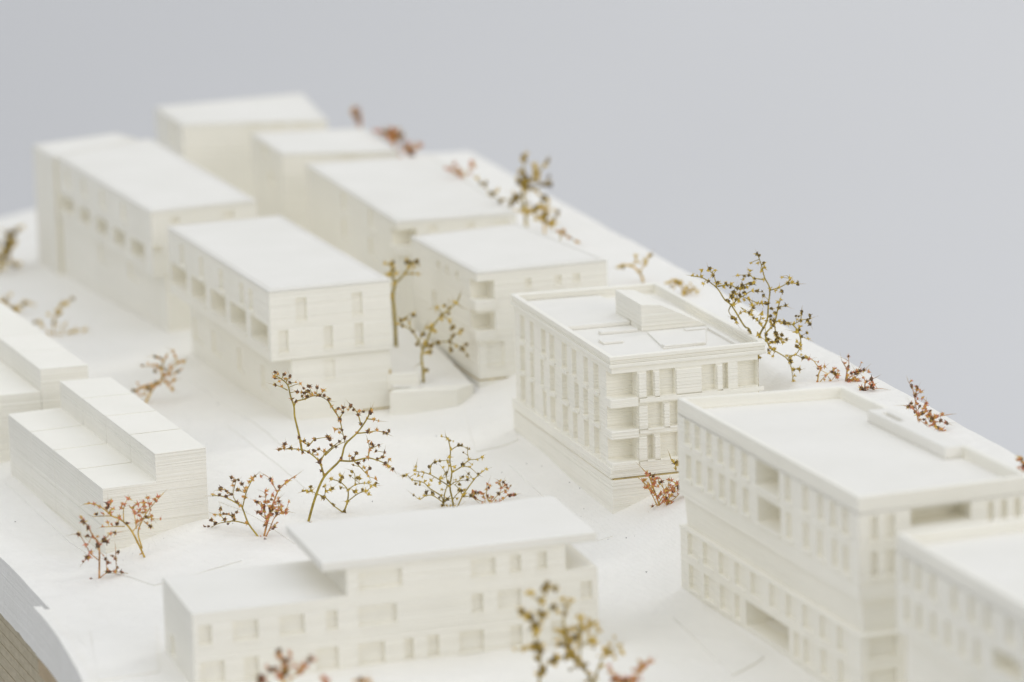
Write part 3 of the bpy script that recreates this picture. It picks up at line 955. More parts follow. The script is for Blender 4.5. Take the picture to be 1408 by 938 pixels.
# the row behind it
def second_row():
    z2 = 1.66
    near = at_z(55, 508, z2)[:2]; right = at_z(121, 502, z2)[:2]
    t = (v2(S1H[0]) - v2(S1H[1])); t = t / np.linalg.norm(t)
    back = near + t * 7.0; backr = right + t * 7.0
    hi = [back, near, right, backr]
    wz = Wall(near, right); zl = z2 - .44
    ln = near - wz.t * 1.15; lb = back - wz.t * 1.15
    root = empty('model_building', (ln[0], ln[1], ground(*ln)), 'windowless stepped white terrace at the left edge, behind the nearer stepped row', 'model building', 'white printed model buildings')
    gz = ground(*ln) - BELOW
    for k in range(4):
        f0, f1 = k / 4 + .0012, (k + 1) / 4 - .0012
        LL = lambda p, q, f: tuple(p + (q - p) * f)
        m = MB(); m.prism([LL(near, back, f1), LL(near, back, f0), LL(right, backr, f0), LL(right, backr, f1)], gz, z2 + random.uniform(-.002, .002)); m.build('house_unit', M_PRINT, root, .01)
        m = MB(); m.prism([LL(ln, lb, f1), LL(ln, lb, f0), LL(near - wz.t * .004, back - wz.t * .004, f0), LL(near - wz.t * .004, back - wz.t * .004, f1)], gz, zl + random.uniform(-.002, .002)); m.build('house_unit', M_PRINT, root, .01)


second_row()


# ---- foreground house with the thin overhanging roof
def front_house():
    zt = 1.80
    near = at_z(442, 774, zt)[:2]; rightp = at_z(820, 731, zt)[:2]; back = at_z(393, 722, zt)[:2]
    W = Wall(near, rightp)
    dpt = np.array([-W.t[1], W.t[0]])                                # towards the back
    D = float((back - near) @ dpt)
    skew = float((back - near) @ W.t)
    e2 = (back - near) / np.linalg.norm(back - near); DD = np.linalg.norm(back - near)
    off = .0
    c1 = Crop(200, 690, 3.783); c2 = Crop(460, 690, 3.783); c3 = Crop(640, 690, 3.783)
    uL = W.hit(264, 845)[0]; zlow = W.hit(264, 845)[1]
    uU0, uU1 = W.hit(*c1(1046, 400))[0], W.hit(*c3(520, 280))[0]     # upper volume left and right
    uR = W.hit(822, 800)[0]
    P = lambda u, f: tuple(near + W.t * u + e2 * DD * f)
    root = empty('model_building', (*P(uL, 0), ground(*P(uL, 0))), 'low white house in the foreground, thin roof slab overhanging a terrace at each end', 'model building', 'white printed model buildings')
    gz = ground(*near) - BELOW
    zrt = W.hit(*c3(600, 362))[1]                                     # balustrade top of the right terrace
    LQ = [P(uL, .94), P(uL, .0), P(uR, .0), P(uR, .94)]
    LW = Wall(LQ[0], LQ[1]); FW = Wall(LQ[1], LQ[2])
    r1 = FW.rows(c1, [[(278, 345, 645, 735), (455, 588, 620, 715), (700, 828, 590, 690), (940, 1000, 575, 665)]])[0]
    z0a, z1a = r1[0][2], r1[0][3]
    r1b = FW.rows(c2, [[(125, 325, 545, 650), (715, 775, 500, 595), (850, 972, 480, 585)], ])[0]
    r1c = FW.rows(c3, [[(600, 660, 445, 535)]])[0]
    for o in r1b + r1c: o[2], o[3] = z0a, z1a
    row_mid = r1 + r1b + r1c
    r0 = FW.rows(c1, [[(285, 412, 815, 920), (515, 590, 800, 900), (890, 1005, 755, 850)]])[0]
    r0b = FW.rows(c2, [[(125, 262, 730, 832), (365, 412, 710, 825), (485, 545, 695, 795), (650, 778, 675, 780), (915, 978, 655, 755)]])[0]
    zz = (float(np.median([o[2] for o in r0 + r0b])), float(np.median([o[3] for o in r0 + r0b])))
    for o in r0 + r0b: o[2], o[3] = zz
    row_low = r0 + r0b + [[r0b[-1][1] + .5, r0b[-1][1] + .75, *zz]]
    lw = [[o[0], o[1], zz[0], zz[1]] for o in LW.rows(c1, [[(135, 160, 755, 850)]])[0]]
    row_mid, row_low, lw = clipw(FW, row_mid), clipw(FW, row_low), clipw(LW, lw)
    mb = MB(); walls(mb, LQ, gz, zlow, {0: lw, 1: row_mid + row_low}); mb.build('lower_wall', M_PRINT, root)
    windows(FW, row_mid + row_low, .085, root, M_PRINT, 'window', .018, .03); windows(LW, lw, .05, root, M_PRINT, 'window')
    m = MB(); m.prism(inset(LQ, .004), zlow - .043, zlow - .001); m.build('terrace_roof', M_SMOOTH, root)
    # balustrade round the right terrace
    m = MB()
    m.prism([P(uU1 + .01, 0), P(uR, 0), P(uR, .94), P(uR - .10, .94), P(uR - .10, .05), P(uU1 + .01, .05)], zlow, zrt)
    m.build('balustrade', M_PRINT, root, .014)
    # upper volume
    UQ = [P(uU0, .93), P(uU0, .0), P(uU1, .0), P(uU1, .93)]
    UF = Wall(UQ[1], UQ[2])
    ru = UF.rows(c2, [[(125, 352, 345, 440), (710, 838, 295, 385), (912, 970, 275, 368), (1055, 1105, 262, 350)]])[0]
    zz = (float(np.median([o[2] for o in ru])), float(np.median([o[3] for o in ru])))
    for o in ru: o[2], o[3] = zz
    ru = clipw(UF, ru)
    mb = MB(); walls(mb, UQ, zlow, zt - .156, {1: ru}); mb.build('upper_wall', M_PRINT, root)
    windows(UF, ru, .085, root, M_PRINT, 'window', .018, .03)
    uT = W.hit(820, 731)[0]
    RQ_ = [P(-.0, 1.0), P(.0, -.012), P(uT, -.012), P(uT, 1.0)]
    m = MB(); m.prism(RQ_, zt - .155, zt); m.build('roof', M_SMOOTH, root, .02)
    return LQ


front_house()

# ---- garden walls and steps between the blocks
def low_wall(pts, h, t, label):
    """wall along photo points, standing on the ground"""
    P = [on_ground(*p) for p in pts]
    m = MB(); z0 = min(p[2] for p in P) - .3
    for a, b in zip(P[:-1], P[1:]):
        w = Wall(a, b); zt = (a[2] + b[2]) / 2 + h
        m.prism([w.p(0), w.p(w.L - .004), w.p(w.L - .004, -t), w.p(0, -t)], z0, zt)
    o = m.build('garden_wall', M_PRINT, None, .012)
    return tag(o, label, 'wall')


def garden_terrace():
    """planted bank between the slab block and the corner balcony block, held by a low retaining wall"""
    p1, p2 = at_y(536, 561, 89.72)[:2], at_y(629, 549, 89.85)[:2]
    A, B = np.array([-2.385, 90.02]), np.array([-.80, 90.35])
    m = MB(); m.prism([tuple(p1), tuple(p2), tuple(B), tuple(A)], -.3, .66)
    tag(m.build('garden_wall', M_PRINT, None, .014), 'low white retaining wall between the slab block and the corner balcony block', 'wall')
    q1, q2 = at_y(534, 521, 90.12), at_y(576, 516, 90.20)
    m = MB(); w = Wall(q1, q2); m.prism([w.p(0), w.p(w.L), w.p(w.L, -.16), w.p(0, -.16)], .60, .70 + .24)
    tag(m.build('garden_parapet', M_PRINT, None, .014), 'short low white parapet on the retaining wall, left of the dark-budded tree', 'wall')
    D, E = np.array([-3.72, 94.0]), np.array([-1.84, 94.0]); zs = (.69, .60, .95, 1.62)
    mb = MB(); G = []; n = 18; rnd = random.Random(8)
    for j in range(n + 1):
        r = []
        for i in range(n + 1):
            u, v = i / n, j / n
            p = (1 - v) * ((1 - u) * A + u * B) + v * ((1 - u) * D + u * E)
            z = (1 - v) * ((1 - u) * zs[0] + u * zs[1]) + v * ((1 - u) * zs[3] + u * zs[2])
            z += rnd.uniform(-.012, .012) + .03 * math.sin(7 * u + 3 * v) * v
            r.append((p[0], p[1], z))
        G.append(r)
    ids = [[mb.vert(p, False) for p in r] for r in G]
    for j in range(n):
        for i in range(n): mb.f.append([ids[j][i], ids[j][i + 1], ids[j + 1][i + 1], ids[j + 1][i]]); mb.m.append(0)
    tag(mb.build('embankment', M_GROUND, None, 0, True), kind='structure')


garden_terrace()
# yellowed glue seam at the right end of the slab block's lower front
_g = Wall(inset(L2Q, [.42, .05, .03, .05])[1], inset(L2Q, [.42, .05, .03, .05])[2])
bar('glue_seam', _g, _g.L - .035, _g.L + .004, ground(*_g.b) + .05, L2U - .42, .012, L2R, M_GLUE, 0)
bar('glue_seam', _g, _g.L - .62, _g.L - .04, ground(*_g.b) + .0, ground(*_g.b) + .03, .008, L2R, M_GLUE, 0)


# ------------------------------------------------------------------ twig trees
def tube(mb, pts, r0, r1, sides=6, mat=0):
    n = len(pts); P = [np.asarray(p, float) for p in pts]; rings = []
    for i in range(n):
        t = P[min(i + 1, n - 1)] - P[max(i - 1, 0)]; t /= (np.linalg.norm(t) + 1e-9)
        a = np.cross(t, [0.3, 0.9, 0.1]); a /= (np.linalg.norm(a) + 1e-9); b = np.cross(t, a)
        r = r0 + (r1 - r0) * i / max(1, n - 1)
        rings.append([mb.vert(P[i] + r * (math.cos(k * 2 * math.pi / sides) * a + math.sin(k * 2 * math.pi / sides) * b), False) for k in range(sides)])
    for i in range(n - 1):
        for k in range(sides):
            j = (k + 1) % sides
            mb.f.append([rings[i][k], rings[i][j], rings[i + 1][j], rings[i + 1][k]]); mb.m.append(mat)
    mb.f.append(rings[0][::-1]); mb.m.append(mat); mb.f.append(rings[-1]); mb.m.append(mat)


def smooth_line(P, k=4):
    """Catmull-Rom through the traced points"""
    P = [np.asarray(p, float) for p in P]
    if len(P) < 3: return [P[0] + (P[-1] - P[0]) * i / k for i in range(k + 1)]
    Q = [2 * P[0] - P[1]] + P + [2 * P[-1] - P[-2]]; out = []
    for i in range(1, len(Q) - 2):
        a, b, c, d = Q[i - 1:i + 3]
        for j in range(k):
            t = j / k
            out.append(.5 * (2 * b + (c - a) * t + (2 * a - 5 * b + 4 * c - d) * t * t + (3 * b - a - 3 * c + d) * t ** 3))
    return out + [P[-1]]


_phi_g = (1 + 5 ** .5) / 2
ICO_V = [np.array(v) / math.sqrt(1 + _phi_g ** 2) for v in
         [(-1, _phi_g, 0), (1, _phi_g, 0), (-1, -_phi_g, 0), (1, -_phi_g, 0), (0, -1, _phi_g), (0, 1, _phi_g), (0, -1, -_phi_g), (0, 1, -_phi_g), (_phi_g, 0, -1), (_phi_g, 0, 1), (-_phi_g, 0, -1), (-_phi_g, 0, 1)]]
ICO_F = [(0, 11, 5), (0, 5, 1), (0, 1, 7), (0, 7, 10), (0, 10, 11), (1, 5, 9), (5, 11, 4), (11, 10, 2), (10, 7, 6), (7, 1, 8),
         (3, 9, 4), (3, 4, 2), (3, 2, 6), (3, 6, 8), (3, 8, 9), (4, 9, 5), (2, 4, 11), (6, 2, 10), (8, 6, 7), (9, 8, 1)]


def spike(mb, p, d, L, r, mat):
    d = d / (np.linalg.norm(d) + 1e-9); a = np.cross(d, [.2, .3, .9]); a /= np.linalg.norm(a) + 1e-9; b = np.cross(d, a)
    ids = [mb.vert(p + r * (math.cos(k * 2.094) * a + math.sin(k * 2.094) * b), False) for k in range(3)]
    t = mb.vert(p + d * L, False)
    for k in range(3): mb.f.append([ids[k], ids[(k + 1) % 3], t]); mb.m.append(mat)


def bud(mb, p, r, rnd, dark=.75):
    """seed bud: a small lumpy seed in a star of pointed bracts, sometimes with a long bristle"""
    is_dark = rnd.random() < dark
    ax = np.array([rnd.gauss(0, 1), rnd.gauss(0, 1), rnd.gauss(.3, 1)]); ax /= np.linalg.norm(ax)
    br = r * (.80 if is_dark else .58)
    ids = []
    for v in ICO_V:
        k = v @ ax
        ids.append(mb.vert(p + (v + ax * k * .35) * br * rnd.uniform(.75, 1.15), False))
    for f in ICO_F: mb.f.append([ids[k] for k in f]); mb.m.append(0 if is_dark else rnd.choice((1, 1, 4)))
    for _ in range(rnd.randint(6, 9)):
        d = np.array([rnd.gauss(0, 1), rnd.gauss(0, 1), rnd.gauss(.1, 1)]) - ax * .5; d /= np.linalg.norm(d)
        u = rnd.random()
        spike(mb, p + d * br * .45, d, r * rnd.uniform(.9, 1.7), r * .34, (0 if u < .25 else 1 if u < .72 else 4) if is_dark else (1 if u < .65 else 4))
    if rnd.random() < .32:
        d = np.array([rnd.gauss(0, .8), rnd.gauss(0, .8), abs(rnd.gauss(.6, .7))])
        spike(mb, p, d, r * rnd.uniform(2.5, 5), r * .10, 2)


STYLE = {'olive': (M_STEM_OLIVE, M_BUD_OLIVE, M_TIP_GOLD), 'orange': (M_STEM_OLIVE, M_BUD_DARK, M_TIP_RUST),
         'rust': (M_STEM_ORANGE, M_BUD_DARK, M_TIP_PINK), 'gold': (M_STEM_ORANGE, M_BUD_OLIVE, M_TIP_GOLD),
         'ochre': (M_STEM_ORANGE, M_BUD_BROWN, M_TIP_RUST),
         'plum': (M_STEM_BROWN, M_BUD_DARK, M_TIP_PINK), 'mixed': (M_STEM_OLIVE, M_BUD_BROWN, M_TIP_GOLD)}
GROUP = 'dried twig trees on the model'


def twig_tree(label, crop, root_px, branches, buds, style, depth=None, bud_r=.036, stem=.022, dark=.75, seed=1, spread=.45, name='model_tree', extra=0, sink=.06, depth_at=None):
    """a dried flower twig: traced branches, each leaving at its own angle in depth; buds ride on the nearest branch"""
    rnd = random.Random(seed)
    if (depth or float(on_ground(*crop(*root_px))[1])) > 88: stem *= 1.3; bud_r *= 1.15
    bud_r *= 1.2; dark *= .72; extra += len(buds) // 4
    rx, ry = crop(*root_px)
    if depth is None: depth = float(on_ground(rx, ry)[1])
    base = at_y(rx, ry, depth)
    px_cm = FPX / depth * .985
    root = empty(name, base, label, 'model tree', GROUP)
    known = [(rx, ry, depth)]                                   # photo position and depth of every node so far
    st = MB(); segs = []
    for bi, br in enumerate(branches):
        pts = [crop(*p) for p in br]
        k = min(known, key=lambda q: (q[0] - pts[0][0]) ** 2 + (q[1] - pts[0][1]) ** 2)
        y = k[2]; slope = rnd.uniform(-spread, spread) * (.4 if bi == 0 else 1)
        line = []; acc = 0
        for i, (x, yy) in enumerate(pts):
            if i: acc += math.hypot(x - pts[i - 1][0], yy - pts[i - 1][1]) / px_cm
            dd = y + slope * acc + .05 * math.sin(acc * 5 + bi)
            if i == 0: dd = y
            known.append((x, yy, dd)); line.append(at_y(x, yy, dd))
        if bi == 0:
            down = base.copy(); down[2] = min(base[2], ground(base[0], base[1])) - sink; line = [down] + line
        L = smooth_line(line)
        total = sum(np.linalg.norm(b - a) for a, b in zip(L[:-1], L[1:]))
        r0 = stem if bi == 0 else stem * min(.85, .38 + .28 * total)
        tube(st, L, r0, max(.0055, r0 * .42))
        for q in L: segs.append(q)
    S = np.array(segs)
    scr = np.array([_proj(q) for q in S])
    tr = st.build('trunk', STYLE[style][0], root, 0, True)
    cb = MB()
    for b in buds:
        x, y = crop(b[0], b[1]); sc = b[2] if len(b) > 2 else 1.0
        i = int(np.argmin((scr[:, 0] - x) ** 2 + (scr[:, 1] - y) ** 2))
        dist = math.hypot(scr[i, 0] - x, scr[i, 1] - y) / px_cm
        p = at_y(x, y, S[i][1] + rnd.uniform(-.5, .5) * min(dist, .2))
        if dist > .045 and dist < .9: tube(cb, [S[i], S[i] * .4 + p * .6 + np.array([0, 0, .01]), p], .007, .005, 4, 3)
        bud(cb, p, bud_r * sc * rnd.uniform(.72, 1.12), rnd, dark)
    for _ in range(extra):
        i = rnd.randrange(len(S)); p = S[i] + np.array([rnd.gauss(0, .07), rnd.gauss(0, .07), rnd.gauss(0.02, .06)])
        tube(cb, [S[i], p], .006, .005, 4, 3); bud(cb, p, bud_r * rnd.uniform(.55, .95), rnd, dark)
    # bristles at branch tips
    for br in branches:
        a, b = crop(*br[-2]), crop(*br[-1])
        i = int(np.argmin((scr[:, 0] - b[0]) ** 2 + (scr[:, 1] - b[1]) ** 2)); d = S[i] - S[max(0, i - 2)]
        if np.linalg.norm(d) > 1e-6: spike(cb, S[i], d + np.array([rnd.gauss(0, .02)] * 3), .10 + rnd.random() * .1, .006, 2)
    c = cb.build('crown', [STYLE[style][1], STYLE[style][2], M_HAIR, STYLE[style][0], M_TIP_GOLD], root)
    c['kind'] = 'stuff'
    return root


def _proj(p):
    q = CR @ (np.asarray(p) - CP); return IW / 2 + FPX * q[0] / q[2], IH / 2 - FPX * q[1] / q[2]


K1 = Crop(360, 500, 4.08)
twig_tree('tallest twig tree at the centre, leaning right with a long arching side twig', K1, (262, 885),
    [[(262, 885), (300, 750), (350, 635), (440, 540), (468, 455), (535, 388), (590, 310), (615, 250)],
     [(350, 635), (325, 555), (265, 500), (205, 480), (95, 480)], [(325, 555), (355, 505), (400, 465), (445, 430)], [(355, 515), (405, 470), (462, 440)],
     [(225, 490), (210, 405), (185, 300), (180, 240), (160, 180), (145, 120), (100, 80), (70, 72)], [(180, 240), (195, 212), (240, 200), (285, 182), (330, 185), (372, 208)],
     [(145, 150), (110, 132), (75, 120)], [(372, 208), (405, 262), (435, 310), (452, 380), (468, 455)], [(435, 310), (455, 275), (460, 250)],
     [(555, 340), (540, 285), (520, 255), (495, 230)], [(590, 310), (630, 315), (655, 322)], [(535, 392), (600, 385), (650, 378), (705, 395)],
     [(440, 545), (510, 547), (590, 530), (640, 540), (690, 560), (735, 590)], [(595, 525), (605, 480), (595, 430)], [(515, 545), (560, 590), (600, 635)], [(510, 547), (530, 500)],
     [(205, 420), (262, 455), (298, 425), (370, 412)], [(605, 480), (655, 458)], [(640, 540), (677, 525), (688, 498)]],
    [(75, 48), (90, 58), (72, 75), (125, 60), (158, 72), (135, 85), (155, 105), (190, 105), (218, 112), (75, 120), (115, 128), (168, 200), (192, 212), (222, 160), (260, 155, 1.3), (265, 128),
     (310, 135), (285, 175, 1.2), (322, 178), (345, 150), (350, 180), (375, 200), (255, 185), (200, 160), (240, 165), (300, 165), (390, 240), (412, 270), (428, 252), (457, 248), (455, 275), (437, 312), (450, 372), (410, 368), (465, 415), (435, 437),
     (500, 235), (515, 258), (545, 268), (540, 287), (590, 305), (615, 260), (608, 275), (630, 312), (655, 322), (557, 338), (535, 385), (595, 380, 1.2), (612, 385), (648, 375), (685, 385), (700, 392),
     (208, 412), (215, 440), (262, 455), (298, 425), (370, 412), (380, 425), (390, 460), (415, 465), (95, 482), (130, 450), (127, 470), (163, 475), (205, 482), (230, 498), (262, 495), (290, 487), (320, 480), (350, 490, 1.2), (325, 550, 1.2), (350, 620),
     (530, 502), (490, 518), (510, 530), (520, 545), (540, 558), (445, 530), (597, 437), (615, 450), (655, 458), (625, 460), (605, 485), (595, 525), (648, 535), (677, 525), (692, 560), (715, 537), (712, 577), (735, 592), (575, 585), (588, 610), (598, 632), (608, 588), (688, 498)],
    'orange', seed=11, stem=.027, dark=.8)
twig_tree('small olive twig bush right at the foot of the tallest twig tree', K1, (460, 835),
    [[(460, 835), (480, 775), (482, 710), (440, 665), (390, 648)], [(482, 710), (525, 680), (580, 672), (632, 685)], [(525, 680), (520, 620), (500, 600)], [(480, 775), (540, 730), (590, 712), (612, 692)],
     [(455, 835), (400, 795), (360, 755), (320, 735), (270, 715), (222, 720)], [(352, 748), (360, 690)], [(360, 720), (395, 700)], [(440, 665), (450, 635)]],
    [(440, 628), (450, 638), (390, 648), (440, 665), (525, 680), (535, 640), (545, 642), (575, 670), (600, 668), (632, 682), (640, 672), (485, 710, 1.2), (520, 718), (530, 722), (585, 712), (600, 735), (478, 772), (400, 790), (462, 828), (347, 750, 1.2),
     (360, 715), (355, 685), (395, 700), (305, 735), (280, 712), (275, 690), (250, 712), (230, 715), (385, 645), (505, 605), (612, 690)], 'olive', seed=12, stem=.02, dark=.65)

K2 = Crop(540, 590, 7.817)
twig_tree('bushy golden twig tree with dark buds, just above the thin roof slab', K2, (655, 850),
    [[(655, 850), (640, 750), (615, 620), (635, 470), (615, 350), (620, 230), (598, 120), (568, 72)], [(635, 470), (745, 400), (820, 335), (910, 325), (960, 300)], [(820, 330), (805, 270), (805, 215)], [(745, 400), (830, 415), (915, 490)],
     [(620, 230), (700, 185), (795, 198)], [(615, 620), (500, 545), (405, 490), (320, 465), (250, 455), (235, 440)], [(405, 490), (410, 400), (455, 350), (540, 340), (605, 340)],
     [(550, 825), (555, 710), (585, 600), (570, 490), (540, 420)], [(585, 480), (605, 400), (590, 350)], [(545, 790), (520, 720), (400, 640), (330, 575), (210, 545), (160, 500), (112, 495)],
     [(545, 790), (430, 715), (350, 720), (290, 755), (228, 712)], [(690, 850), (755, 715), (870, 550), (960, 460), (1010, 430)], [(870, 550), (815, 480)], [(755, 715), (690, 620), (650, 590)], [(755, 730), (840, 725), (900, 770)],
     [(615, 610), (680, 565), (810, 545)], [(405, 640), (415, 670), (430, 700)], [(500, 545), (570, 515)], [(650, 750), (700, 690), (760, 650)], [(250, 455), (258, 360)]],
    [(590, 105), (625, 215), (710, 175), (742, 175), (820, 325), (910, 325), (960, 300, 1.2), (755, 380, 1.3), (830, 410, 1.2), (660, 405), (650, 450), (610, 300, 1.2), (590, 350), (505, 345), (455, 355), (390, 405), (400, 475), (320, 460), (245, 405), (235, 445, 1.2), (275, 505, 1.5), (320, 515),
     (345, 560, 1.2), (415, 555, 1.3), (515, 525, 1.3), (505, 585, 1.4), (600, 575, 1.3), (575, 490), (540, 415), (580, 465), (605, 400), (150, 490), (120, 505), (210, 545), (295, 570), (290, 600), (385, 605), (360, 685, 1.5), (340, 715), (430, 690, 1.3), (530, 710), (225, 710), (285, 750), (550, 780, 1.4), (585, 755, 1.3),
     (625, 825), (680, 545, 1.2), (730, 530), (720, 595, 1.2), (735, 660, 1.2), (705, 650), (690, 750), (765, 710), (815, 480), (865, 535), (960, 455), (1010, 430), (920, 485), (840, 715), (530, 820), (665, 830), (245, 590), (500, 735), (580, 820), (612, 610, 1.6), (760, 705, 1.3)],
    'mixed', seed=13, stem=.021, dark=.55, bud_r=.03)
twig_tree('little reddish bush, right of the bushy golden twig tree', K2, (1050, 805),
    [[(1050, 805), (1010, 730), (1010, 640), (1020, 590)], [(1050, 800), (1140, 700), (1210, 660), (1240, 640)], [(1060, 800), (1180, 760), (1240, 710), (1320, 708)], [(1000, 820), (975, 700), (920, 690)], [(990, 790), (890, 750), (850, 700)], [(1140, 700), (1165, 640), (1150, 560)], [(1165, 640), (1190, 570)]],
    [(1015, 590), (1045, 610), (1005, 650), (1030, 630), (855, 680), (885, 685), (840, 715), (920, 685), (870, 730), (970, 695), (975, 735), (1040, 740), (1070, 730), (1020, 720), (1050, 775), (1060, 800), (1140, 695), (1165, 635), (1190, 570), (1115, 580), (1150, 560), (1205, 600), (1240, 640), (1215, 680), (1210, 665), (1190, 740), (1245, 710), (1265, 715), (1310, 708), (1110, 795), (1155, 775), (1225, 600), (860, 665, 1.4), (1280, 712)],
    'rust', seed=14, stem=.015, dark=.45, bud_r=.033)

K3 = Crop(270, 640, 8.53)
twig_tree('forked dark-budded twig tree spreading left, right of the nearer stepped terrace', K3, (720, 830),
    [[(720, 830), (610, 680), (540, 500), (500, 460), (340, 375), (250, 355), (180, 358)], [(540, 500), (570, 370), (600, 280), (660, 160), (712, 105)], [(470, 435), (430, 350), (450, 240), (470, 170)], [(430, 350), (340, 290), (265, 285)],
     [(610, 690), (460, 655), (340, 665), (240, 690), (105, 768)], [(440, 645), (430, 590), (340, 575), (285, 580), (285, 510)], [(340, 660), (285, 590), (215, 575)], [(585, 310), (535, 220)], [(580, 325), (485, 290)], [(240, 690), (175, 640)]],
    [(190, 340), (270, 345), (345, 365, 1.1), (275, 275), (290, 265), (350, 300), (410, 340), (475, 425, 1.1), (520, 470, 1.1), (448, 185), (430, 235), (535, 220), (480, 285), (585, 260, 1.1), (655, 155, 1.2), (625, 190), (550, 365, 1.1), (570, 300), (215, 575), (285, 510), (285, 580), (330, 635, 1.1), (430, 590, 1.2), (445, 635, 1.1), (470, 550), (590, 670, 1.2), (172, 640), (222, 680), (98, 725, 1.1), (130, 740), (145, 720), (350, 570, .8), (380, 565, .8), (320, 565, .8)],
    'orange', seed=15, stem=.02, dark=.85, bud_r=.034)
twig_tree('dense upright plum coloured twig bush, right of the forked twig tree', K3, (800, 830),
    [[(795, 830), (830, 680), (880, 500), (920, 400), (960, 300), (1050, 200), (1175, 115)], [(830, 680), (780, 500), (700, 430)], [(820, 830), (870, 720), (920, 610), (1000, 560), (1085, 542)], [(815, 630), (720, 550)], [(950, 310), (890, 210), (870, 160), (795, 105)], [(800, 470), (812, 390), (810, 320)], [(905, 450), (960, 400)], [(880, 520), (900, 470), (960, 450)], [(920, 610), (960, 520), (1000, 480)]],
    [(872, 160), (895, 210, 1.2), (950, 300, 1.2), (1070, 180, 1.1), (1040, 215), (890, 350, 1.2), (880, 400), (815, 300, 1.2), (820, 340), (710, 430, 1.2), (690, 425), (800, 430, 1.1), (770, 475, 1.2), (790, 490), (840, 430), (920, 440, 1.2), (960, 390), (900, 480), (880, 520, 1.3), (950, 530, 1.2), (990, 520, 1.2), (1010, 545, 1.1), (1055, 520), (965, 490), (1000, 480), (715, 545), (755, 565), (800, 540), (830, 600, 1.2), (835, 640, 1.3), (870, 570, 1.1), (940, 560), (820, 670), (1060, 525), (910, 500), (860, 480)],
    'plum', seed=16, stem=.021, dark=.5, bud_r=.037, extra=14)

K4 = Crop(90, 660, 6.253)
twig_tree('leaning rusty twig tree in front of the stepped terrace end wall', K4, (680, 665),
    [[(680, 665), (570, 440), (480, 345), (400, 310), (330, 250), (240, 205), (165, 207)], [(500, 350), (500, 250), (530, 165)], [(400, 310), (320, 310), (240, 315)], [(510, 400), (430, 400), (315, 405)], [(660, 590), (625, 460), (655, 360), (720, 250), (845, 110)], [(610, 420), (600, 340), (580, 260), (548, 218)], [(580, 440), (640, 370)], [(350, 255), (380, 195)], [(665, 340), (720, 320), (758, 340)], [(670, 350), (720, 400)], [(690, 300), (680, 200)], [(725, 245), (705, 160)]],
    [(205, 200, .8), (245, 205, .8), (295, 230), (365, 205, 1.2), (395, 185), (360, 240), (265, 295, 1.1), (325, 290), (385, 285), (462, 325, 1.2), (540, 160, 1.2), (490, 205, 1.1), (480, 240), (510, 210), (445, 375, 1.2), (365, 365), (395, 380), (320, 400, .7), (530, 375), (570, 240, 1.1), (590, 270, 1.1), (640, 262), (620, 210), (675, 195), (690, 260, 1.1), (730, 205), (705, 155), (770, 165), (795, 145), (655, 340, 1.3), (610, 360), (640, 310), (700, 320), (740, 310), (705, 375), (730, 400), (600, 290), (665, 280), (620, 350), (675, 220)],
    'rust', seed=17, stem=.022, dark=.35, bud_r=.038)
twig_tree('small twig sapling with round blackish buds, standing foremost by the left slab edge', K4, (290, 845),
    [[(290, 845), (288, 560), (240, 490), (195, 400), (150, 350), (140, 322)], [(288, 570), (330, 520), (385, 465), (425, 455), (485, 445)], [(285, 690), (215, 630), (170, 550), (120, 470), (78, 465)], [(190, 560), (215, 510)], [(240, 500), (180, 485)], [(290, 845), (370, 790), (440, 790), (500, 800)], [(440, 785), (435, 690), (430, 575)], [(355, 795), (350, 690)], [(200, 655), (150, 715)], [(290, 845), (260, 856), (228, 866)]],
    [(142, 325, 1.2), (153, 362, 1.2), (195, 408, 1.5), (237, 490, 1.3), (280, 560, 1.4), (335, 515, 1.5), (355, 530, 1.1), (387, 462, 1.3), (425, 455, 1.2), (172, 553, 1.2), (212, 622, 1.2), (185, 665, 1.2), (208, 665, 1.2), (345, 680, 1.2), (365, 710, 1.1), (370, 790, 1.5), (120, 470), (180, 485, .9), (150, 700, .8), (455, 620, .9), (430, 680), (445, 755), (480, 790), (405, 655, .8), (325, 650, .7), (425, 790)],
    'plum', seed=18, stem=.02, dark=.8, bud_r=.034)

